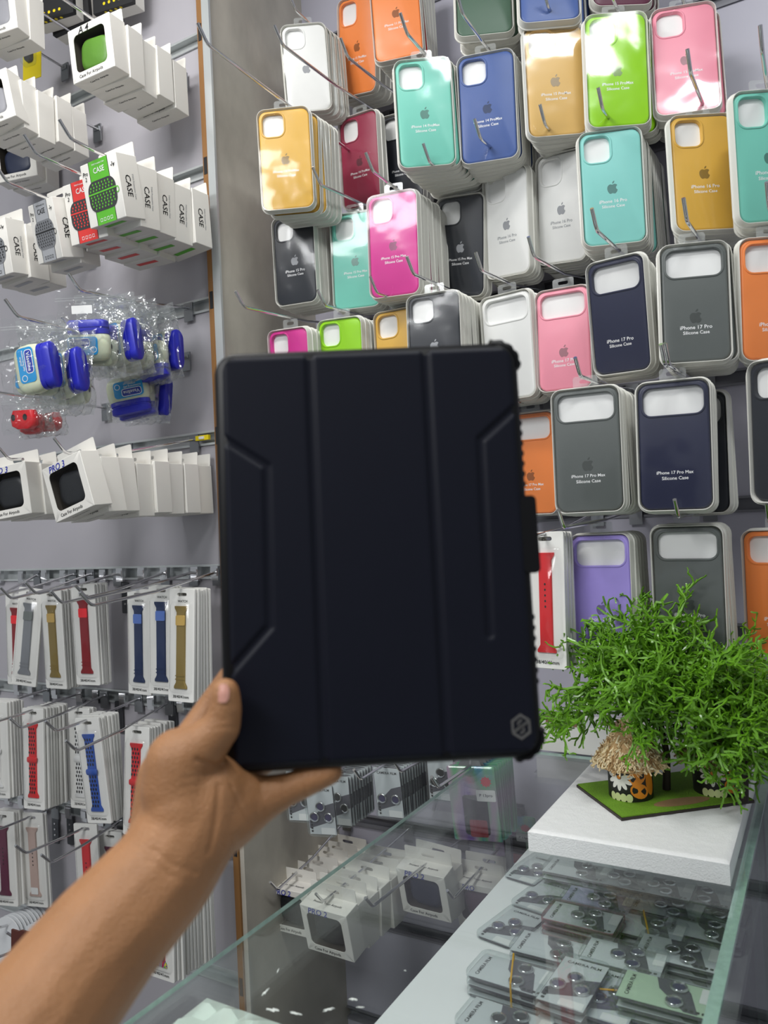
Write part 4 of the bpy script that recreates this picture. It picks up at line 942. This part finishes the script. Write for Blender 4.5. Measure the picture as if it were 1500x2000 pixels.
def hut(cx, cy, seed, turn):
    rn = random.Random(seed); R0 = .0285; h0, h1 = FZ + .0048, FZ + .052
    wl_ = spart('hut_wall', G().lathe([(R0 * .99, h0), (R0, h0 + .001), (R0, h1)], 36, 'z', c=(cx, cy, 0)).mesh('hut_wall', mat('black_printed_cloth', (26, 24, 24), .5), 40))
    def patch(pts, m, name, lift=.0004):
        g = G(); v = [(cx + (R0 + lift) * math.sin(a / R0), cy - (R0 + lift) * math.cos(a / R0), h0 + z) for a, z in pts]
        c_ = (sum(a for a, z in pts) / len(pts), sum(z for a, z in pts) / len(pts))
        v.append((cx + (R0 + lift) * math.sin(c_[0] / R0), cy - (R0 + lift) * math.cos(c_[0] / R0), h0 + c_[1]))
        n = len(pts); g.add(v, [(i, (i + 1) % n, n) for i in range(n)])
        o = part(name, g.mesh(name, m, 60), wl_)
        return o
    mo = mat('orange_print', (232, 140, 28), .5); mw = mat('white_print', (240, 238, 230), .5); mg = mat('pale_green_print', (214, 222, 160), .5)
    for rep in range(2):
        b_ = turn + rep * math.pi * R0
        for k in range(7):
            a = -math.pi / 2 + (k - 3) * .55
            patch(ellipse(b_ - .020 + .0105 * math.cos(a), .031 + .0105 * math.sin(a), .0076, .0029, 12, a), mw, 'white_petal')
        patch(ellipse(b_ - .020, .031, .0026, .0026, 10), mo, 'flower_centre', .0007)
        for (da, dz, A, B, r_) in ((.004, .031, .0125, .0085, .5), (.006, .014, .0125, .0095, -.35), (.0225, .022, .0072, .0160, .15)): patch(ellipse(b_ + da, dz, A, B, 16, r_), mo, 'orange_petal', .0003)
        for k in range(4): patch(ellipse(b_ - .030 + k * .0075, .0050, .0042, .0056, 12), mg, 'pale_scallop', .0005 + .0001 * k)
    rf = spart('roof', G().lathe([(.043, FZ + .046), (.0435, FZ + .048), (.029, FZ + .073), (.012, FZ + .096), (.002, FZ + .103)], 28, 'z', c=(cx, cy, 0)).mesh('roof', M_CHIP[1], 60))
    g = G()
    for k in range(1500):
        u = rn.random() ** .7; a = rn.uniform(0, 2 * math.pi)
        r = .004 + .044 * u; z = FZ + .104 - .058 * u ** .95 + rn.uniform(0, .004)
        p = Vector((cx + r * math.cos(a), cy + r * math.sin(a), z))
        d = Vector((math.cos(a + rn.gauss(0, .9)), math.sin(a + rn.gauss(0, .9)), -.8 + rn.gauss(0, .5))).normalized()
        L = rn.uniform(.0055, .0125); w_ = rn.uniform(.0007, .0014)
        s_ = d.cross(Vector((rn.gauss(0, 1), rn.gauss(0, 1), rn.gauss(0, 1)))).normalized() * w_; q = d.cross(s_).normalized() * w_ * .6
        A, B = p - d * L / 2, p + d * L / 2
        g.add([A - s_, A + s_, A + q, B - s_, B + s_, B + q], [(0, 1, 4, 3), (1, 2, 5, 4), (2, 0, 3, 5), (0, 2, 1), (3, 4, 5)], rn.choice((0, 0, 1, 2)))
    part('thatch', g.mesh('thatch', M_CHIP, 0), rf, kind='stuff')
hut(-.246, 1.046, 1, .012)
hut(-.148, 1.105, 2, .020)
M_LEAF = mat('green_moss_fronds', (100, 152, 30), .42, vary=.5, scale=70, coat=.2)
M_TRUNK = mat('dark_trunk', (44, 34, 26), .7)
def tree(cx, cy, top, cen, rad, seed, n_main, droop, zmin):
    rn = random.Random(seed)
    tr = G().tube([(cx, cy, FZ + .004), (cx + .003, cy, FZ + .05), (cx + (cen[0] - cx) * .6, cy + (cen[1] - cy) * .6, (FZ + .05 + cen[2]) / 2), cen], [.0055, .0045, .004, .002], 8)
    tk = spart('trunk', tr.mesh('trunk', M_TRUNK, 60))
    g = G(); C0 = Vector(cen)
    def twig(p, d, L, r, lev):
        n = max(2, int(L / .0055)); pts = [p.copy()]; rs = [r]
        st = L / n; d0 = d.copy()
        for k in range(n):
            d = (d * .75 + d0 * .25 + Vector((rn.gauss(0, .30), rn.gauss(0, .30), rn.gauss(0, .30) - droop * .10))).normalized()
            p = p + d * st; pts.append(p.copy()); rs.append(r * (1 - .25 * (k + 1) / n) * rn.uniform(.65, 1.45))
        g.tube(pts, rs, 4 if lev < 2 else 3)
        if lev == 3: return
        for k in range(1, len(pts)):
            if lev == 0 and k < len(pts) * .25: continue
            if rn.random() > (.62, .72, .45)[lev]: continue
            t_ = (pts[k] - pts[k - 1]).normalized()
            dd = (t_ * .9 + Vector((rn.gauss(0, .65), rn.gauss(0, .65), rn.gauss(0, .65)))).normalized()
            twig(pts[k], dd, (L * rn.uniform(.22, .42), rn.uniform(.009, .020), rn.uniform(.005, .009))[lev], r * (.84, .86, .86)[lev], lev + 1)
    for k in range(n_main):
        v = Vector((rn.gauss(0, 1), rn.gauss(0, 1), rn.gauss(0, .9) + (.22 if droop < .5 else .02))).normalized()
        L = Vector((v.x * rad[0], v.y * rad[1], v.z * rad[2])).length
        if v.z < zmin: v.z = zmin + rn.uniform(0, .3); v.normalize()
        st = C0 + v * L * rn.uniform(0, .22) - Vector((0, 0, .02))
        twig(st, (v + Vector((0, 0, .08))).normalized(), L * rn.uniform(.62, .98), .0021, 0)
    f = spart('foliage', g.mesh('foliage', M_LEAF, 60), kind='stuff')
    return len(g.f)
print('tree faces', tree(-.208, 1.085, 0, (-.212, 1.075, 1.45 - .225), (.154, .115, .152), 11, 84, .15, -.24), tree(-.112, 1.075, 0, (-.112, 1.065, 1.45 - .245), (.105, .09, .10), 12, 50, .55, -.75))
# ---------------------------------------------------------------- tablet cover
TW, TH = .192, .258
tb = thing('tablet_cover', 'dark navy folding tablet cover held up in the hand', 'tablet case', TABLET[:3], rot_eu(TABLET))
M_COVER = mat('navy_soft_leather', (10, 13, 27), .5, vary=.06, bump=.05, bscale=1500, spec=.22)
M_RUB = mat('black_rubber_rim', (7, 7, 10), .45, vary=.05, spec=.25)
def seg(px_, pz_, ax, az, bx, bz):
    dx, dz = bx - ax, bz - az; L2 = dx * dx + dz * dz
    t_ = max(0, min(1, ((px_ - ax) * dx + (pz_ - az) * dz) / L2))
    return math.hypot(px_ - ax - t_ * dx, pz_ - az - t_ * dz)
def cover():
    nx, nz = 190, 250; w_, h = TW - .010, TH - .008; r = .010
    U = lambda u: -TW / 2 + TW * u
    V = lambda v: TH / 2 - TH * v
    lines = [((.03, .215), (.165, .285)), ((.165, .285), (.158, .665)), ((.158, .665), (.03, .765)), ((.978, .17), (.86, .243)), ((.86, .243), (.852, .71))]
    L = [(U(a[0]), V(a[1]), U(b[0]), V(b[1])) for a, b in lines]
    poly_l = [(U(.0), V(.20)), (U(.165), V(.285)), (U(.158), V(.665)), (U(0), V(.79))]
    v = []
    for j in range(nz + 1):
        for i in range(nx + 1):
            x = -w_ / 2 + w_ * i / nx + .001; z = -h / 2 + h * j / nz
            qx = max(0, abs(x - .001) - (w_ / 2 - r)); qz = max(0, abs(z) - (h / 2 - r)); q = math.hypot(qx, qz)
            if qx > 0 and qz > 0 and q > r:
                s_ = r / q
                x = math.copysign(w_ / 2 - r + qx * s_, x - .001) + .001; z = math.copysign(h / 2 - r + qz * s_, z)
            e = min(w_ / 2 - abs(x - .001), h / 2 - abs(z))
            d = 0.0
            if e < .003: d += .0014 * (1 - max(0, e) / .003) ** 2
            for uf in (.315, .696):
                f_ = abs(x - U(uf)) / .0028
                if f_ < 2.2: d += .0017 * math.exp(-f_ ** 4)
            m_ = min(seg(x, z, *s) for s in L) / .0026
            if m_ < 2.2: d += .0014 * math.exp(-m_ ** 4)
            v.append((x, d - .0022, z))
    f = [(j * (nx + 1) + i, j * (nx + 1) + i + 1, (j + 1) * (nx + 1) + i + 1, (j + 1) * (nx + 1) + i) for j in range(nz) for i in range(nx)]
    return G().add(v, f).mesh('front_cover', M_COVER, 180)
def rim():
    g = G()
    L = [(.006, .0135, .013), (.001, .0125, .0135), (0, .010, .014), (0, .0035, .014), (.0015, .001, .0135), (.005, -.0005, .012)]
    g.loft([at_y(rrect(TW - d, TH - d, r, 8), y) for d, y, r in L], True, True)
    return g.mesh('back_shell', M_RUB, 40)
part('back_shell', rim(), tb)
part('front_cover', cover(), tb)
for sx, sz in ((1, 1), (1, -1)):
    g = G(); a0 = 0 if sz > 0 else -90
    loops = []
    for k in range(13):
        a = math.radians(a0 - 8 + 106 * k / 12); cx_, cz_ = TW / 2 - .014, sz * (TH / 2 - .014)
        bump_ = .0022 + .0006 * math.sin(k * 2.2)
        o_ = Vector((math.cos(a), 0, math.sin(a)))
        c_ = Vector((cx_, 0, cz_))
        loops.append([c_ + o_ * .0135 + Vector((0, .0005, 0)), c_ + o_ * (.0140 + bump_) + Vector((0, .002, 0)), c_ + o_ * (.0140 + bump_) + Vector((0, .011, 0)), c_ + o_ * .0135 + Vector((0, .0128, 0))])
    g.loft(loops, True, True)
    part('corner_bumper', g.mesh('corner_bumper', M_RUB, 50), tb)
for k in range(7):
    z = TH / 2 - .052 - k * .0065
    part('grip_rib', cached('rib', lambda: G().loft([[(TW / 2 - .001, .003, -.0022), (TW / 2 - .001, .010, -.0022), (TW / 2 - .001, .010, .0022), (TW / 2 - .001, .003, .0022)], [(TW / 2 + .0010, .004, -.0012), (TW / 2 + .0010, .009, -.0012), (TW / 2 + .0010, .009, .0012), (TW / 2 + .0010, .004, .0012)]], True, True).mesh('grip_rib', M_RUB, 30)), tb, (0, 0, z))
    part('grip_rib', CACHE['rib'], tb, (0, 0, -.045 - k * .0065))
g = G(); g.loft([at_y(rrect(.010, .048, .003, 4, TW / 2 + .0005, .006), y) for y in (-.0012, .0125)], True, True)
part('clasp_flap', g.mesh('clasp_flap', M_RUB, 40), tb)
M_EMB = mat('grey_metal_emblem', (112, 110, 108), .35, metal=.5)
def emblem():
    g = G(); s = .0072
    hx = [(s * math.cos(math.radians(90 + 60 * k)) * .92, s * math.sin(math.radians(90 + 60 * k)) * 1.08) for k in range(6)]
    g.loft([at_y(hx, 0), at_y(hx, -.0003), at_y([(x * .78, z * .78) for x, z in hx], -.0003), at_y([(x * .78, z * .78) for x, z in hx], 0)])
    def bar(pts, t_=.00058):
        for (ax, az), (bx, bz) in zip(pts[:-1], pts[1:]):
            d = Vector((bx - ax, bz - az)).normalized(); n = Vector((-d.y, d.x)) * t_; e = d * t_
            q = [(ax - e.x + n.x, az - e.y + n.y), (ax - e.x - n.x, az - e.y - n.y), (bx + e.x - n.x, bz + e.y - n.y), (bx + e.x + n.x, bz + e.y + n.y)]
            g.loft([at_y(q, 0), at_y(q, -.0003)], True, True)
    P = lambda x, z: (x * s, z * s)
    bar([P(.72, .46), P(-.05, .02), P(-.05, .02)]); bar([P(-.72, -.46), P(.05, -.02)])
    bar([P(-.02, .02), P(-.36, -.2)]); bar([P(.02, -.02), P(.36, .2)])
    bar([P(.02, .52), P(-.22, .36), P(-.22, .20)]); bar([P(-.02, -.52), P(.22, -.36), P(.22, -.20)])
    return g.mesh('emblem', M_EMB, 0)
part('emblem', emblem(), tb, (TW * .432, -.0023, -TH * .425), label='grey hexagonal emblem')
# ---------------------------------------------------------------- arm and hand
def capsule(g, a, b, ra, rb, n=16):
    A, B = Vector(a), Vector(b); d = (B - A); L = d.length; d.normalize(); u = d.orthogonal().normalized(); w_ = d.cross(u)
    loops = []
    for k in range(5):
        t_ = math.pi / 2 * (1 - k / 4.0) if k < 4 else 0
        t_ = -math.pi / 2 + .08 + (math.pi / 2 - .08) * k / 4
        loops.append((A + d * (ra * math.sin(t_)), ra * math.cos(t_)))
    for k in range(5):
        t_ = (math.pi / 2 - .08) * k / 4
        loops.append((B + d * (rb * math.sin(t_)), rb * math.cos(t_)))
    g.loft([[c + (u * math.cos(2 * math.pi * i / n) + w_ * math.sin(2 * math.pi * i / n)) * r for i in range(n)] for c, r in loops], True, True)
def skin_mat():
    m = mat('warm_brown_skin', (164, 116, 76), .5, vary=.2, scale=36, bump=.45, bscale=650, sss=.10)
    return m
def arm():
    g = G()
    for ch in HAND.values():
        for a, b in zip(ch[:-1], ch[1:]): capsule(g, a[:3], b[:3], a[3], b[3])
    me = g.mesh('arm_raw', skin_mat(), 180)
    ob = bpy.data.objects.new('arm_raw', me); col.objects.link(ob)
    r = ob.modifiers.new('remesh', 'REMESH'); r.mode = 'VOXEL'; r.voxel_size = .0013; r.use_smooth_shade = True
    s_ = ob.modifiers.new('smooth', 'SMOOTH'); s_.factor = .5; s_.iterations = 30
    dg = bpy.context.evaluated_depsgraph_get()
    out = bpy.data.meshes.new_from_object(ob.evaluated_get(dg))
    bpy.data.objects.remove(ob)
    # flexion lines of the fingers and the palm pressed into the skin
    co = [v.co.copy() for v in out.vertices]; nr = [v.normal.copy() for v in out.vertices]
    for line, dep, wid in CREASES:
        P = [Vector(p) for p in line]
        lo = Vector([min(p[i] for p in P) - .006 for i in range(3)]); hi = Vector([max(p[i] for p in P) + .006 for i in range(3)])
        for k, c in enumerate(co):
            if not (lo.x < c.x < hi.x and lo.y < c.y < hi.y and lo.z < c.z < hi.z): continue
            d = 1.0
            for a, b in zip(P[:-1], P[1:]):
                ab = b - a; t_ = max(0, min(1, (c - a).dot(ab) / ab.length_squared)); d = min(d, (c - a - ab * t_).length)
            if d < wid * 2.5: out.vertices[k].co = out.vertices[k].co - nr[k] * dep * math.exp(-(d / wid) ** 2)
    out.materials.clear(); out.materials.append(skin_mat())
    out.polygons.foreach_set('use_smooth', [True] * len(out.polygons))
    return out
a0 = HAND['arm'][0]
pe = thing('person', 'bare brown forearm and hand gripping the tablet cover from below', 'person', a0[:3])
o = part('arm', arm(), pe); o.location = (-a0[0], -a0[1], -a0[2])
def nail():
    c, t_, b_, l, r_ = [Vector(p) for p in NAIL]
    g = G(); v = []; n = 8
    for j in range(n + 1):
        q = -1 + 2 * j / n
        for i in range(n + 1):
            p_ = -1 + 2 * i / n
            k = math.sqrt(max(0, 1 - q ** 2 * .75)) if True else 1
            x = p_ * k * .82
            v.append(c + (r_ - l) * .5 * x + ((t_ - c) * max(q, 0) + (b_ - c) * max(-q, 0)) * .9 + ((l + r_) * .5 - c) * (x * x))
    f = [(j * (n + 1) + i, j * (n + 1) + i + 1, (j + 1) * (n + 1) + i + 1, (j + 1) * (n + 1) + i) for j in range(n) for i in range(n)]
    return g.add(v, f).mesh('thumb_nail', mat('pink_nail', (206, 150, 134), .25, coat=.3), 180)
o = part('thumb_nail', nail(), pe, label='pale pink thumb nail'); o.location = (-a0[0], -a0[1], -a0[2])
# ---------------------------------------------------------------- lowest row at the photo edge
def round_card(label, loc, rot, group):
    t = thing('hanging_card', label, 'card pack', loc, rot, group)
    def mk():
        g = G(); o = [(-.036, -.20), (.036, -.20)] + [(.036 * math.cos(a), -.03 + .03 * math.sin(a)) for a in [math.pi * k / 12 for k in range(13)]]
        h = rrect(.020, .006, .0029, 3, 0, -.012)
        g.loft([at_y(o, .0018), at_y(o, 0)], True, True)
        return g.mesh('card', mat('glossy_white_card', (236, 238, 240), .25, coat=.4), 30)
    part('card', cached('rcard', mk), t)
    return t
def band_pack(loc, rot):
    t = thing('brown_pouch_pack', 'brown card pack with yellow clasp beside the forearm', 'card pack', loc, rot)
    def mk():
        o = [(-.038, -.16), (.038, -.16), (.038, -.006), (.020, -.003), (.012, .004), (-.012, .004), (-.020, 0), (-.038, 0)]
        return G().loft([at_y(o, .004), at_y(o, 0)], True, True).mesh('card', mat('chestnut_card', (92, 40, 28), .4), 30)
    part('card', mk(), t)
    part('window', flat(rrect(.050, .080, .003, 4, -.006, -.075), -.0006).mesh('window', mat('grey_window', (130, 134, 140), .25), 0), t)
    part('sticker', flat(rrect(.030, .040, .003, 4, -.004, -.072), -.0010).mesh('sticker', M_CARD, 0), t)
    part('clasp', G().loft([at_y([(.006, -.030), (.012, -.034), (.020, -.031), (.034, -.040), (.034, -.062), (.006, -.062)], y) for y in (-.0008, -.005)], True, True).mesh('clasp', plain('yellow', .35), 30), t, label='bright yellow plastic clasp')
    part('corner_tab', G().loft([at_y([(.027, -.006), (.039, -.004), (.039, -.028), (.030, -.030)], y) for y in (-.0006, -.003)], True, True).mesh('corner_tab', mat('lime_tab', (196, 214, 40), .4), 30), t, label='lime coloured corner tab')
    part('hang_hole', flat(rrect(.010, .004, .0018, 4, -.002, -.012), -.0006).mesh('hang_hole', M_INK, 0), t)
    return t
for base, n, nm in ((CARDS[0], 9, 'at the photo edge behind the brown pack'), (CARDS[1], 7, 'between the brown pack and the forearm')):
    for k in range(n):
        round_card(f'{ORD[k]} white round-topped card {nm}', (base[0] + .001 * k, base[1] + .0075 * k, base[2] - random.uniform(0, .002)), (0, random.uniform(-.02, .02), .05), f'round-topped cards {nm}')
    hook(base[0], base[2] - .012, base[1] - .06, YL - .004, f'chrome hook of the round-topped cards {nm}')
b_ = CARDS[2]
band_pack(tuple(b_), (0, .06, .12))
hook(b_[0] - .002, b_[2] - .012, b_[1] - .12, YL - .004, 'chrome hook of the brown card pack with yellow clasp')
b_ = CARDS[3]
t = thing('yellow_card_pack', 'yellow card pack with clear blister beside the green-window box', 'card pack', tuple(b_), (0, .05, .1))
part('card', G().loft([at_y(rrect(.050, .065, .002, 3, 0, -.033), y) for y in (.0015, 0)], True, True).mesh('card', plain('yellow', .4), 0), t)
part('blister', G().loft([at_y(rrect(.034, .036, .006, 4, -.004, -.020), 0), at_y(rrect(.030, .032, .006, 4, -.004, -.020), -.012)], False, True).mesh('blister', M_CASE, 40), t)
part('gadget', G().loft([at_y(rrect(.018, .022, .006, 4, -.004, -.020), -.001), at_y(rrect(.016, .020, .006, 4, -.004, -.020), -.009)], False, True).mesh('gadget', M_INK, 40), t)
hook(b_[0], b_[2] - .004, b_[1] - .05, YL - .004, 'chrome hook of the yellow card pack')
t = thing('price_clip', 'small yellow plastic clip on the rail above the last carton', 'clip', (-1.005, YL - .0045, 1.634))
part('clip_body', G().box(-.016, .016, -.006, 0, -.004, .005).mesh('clip_body', plain('yellow', .35), 0), t)
part('clip_tongue', G().box(-.006, .006, -.008, -.006, -.002, .003).mesh('clip_tongue', M_CARD, 0), t)
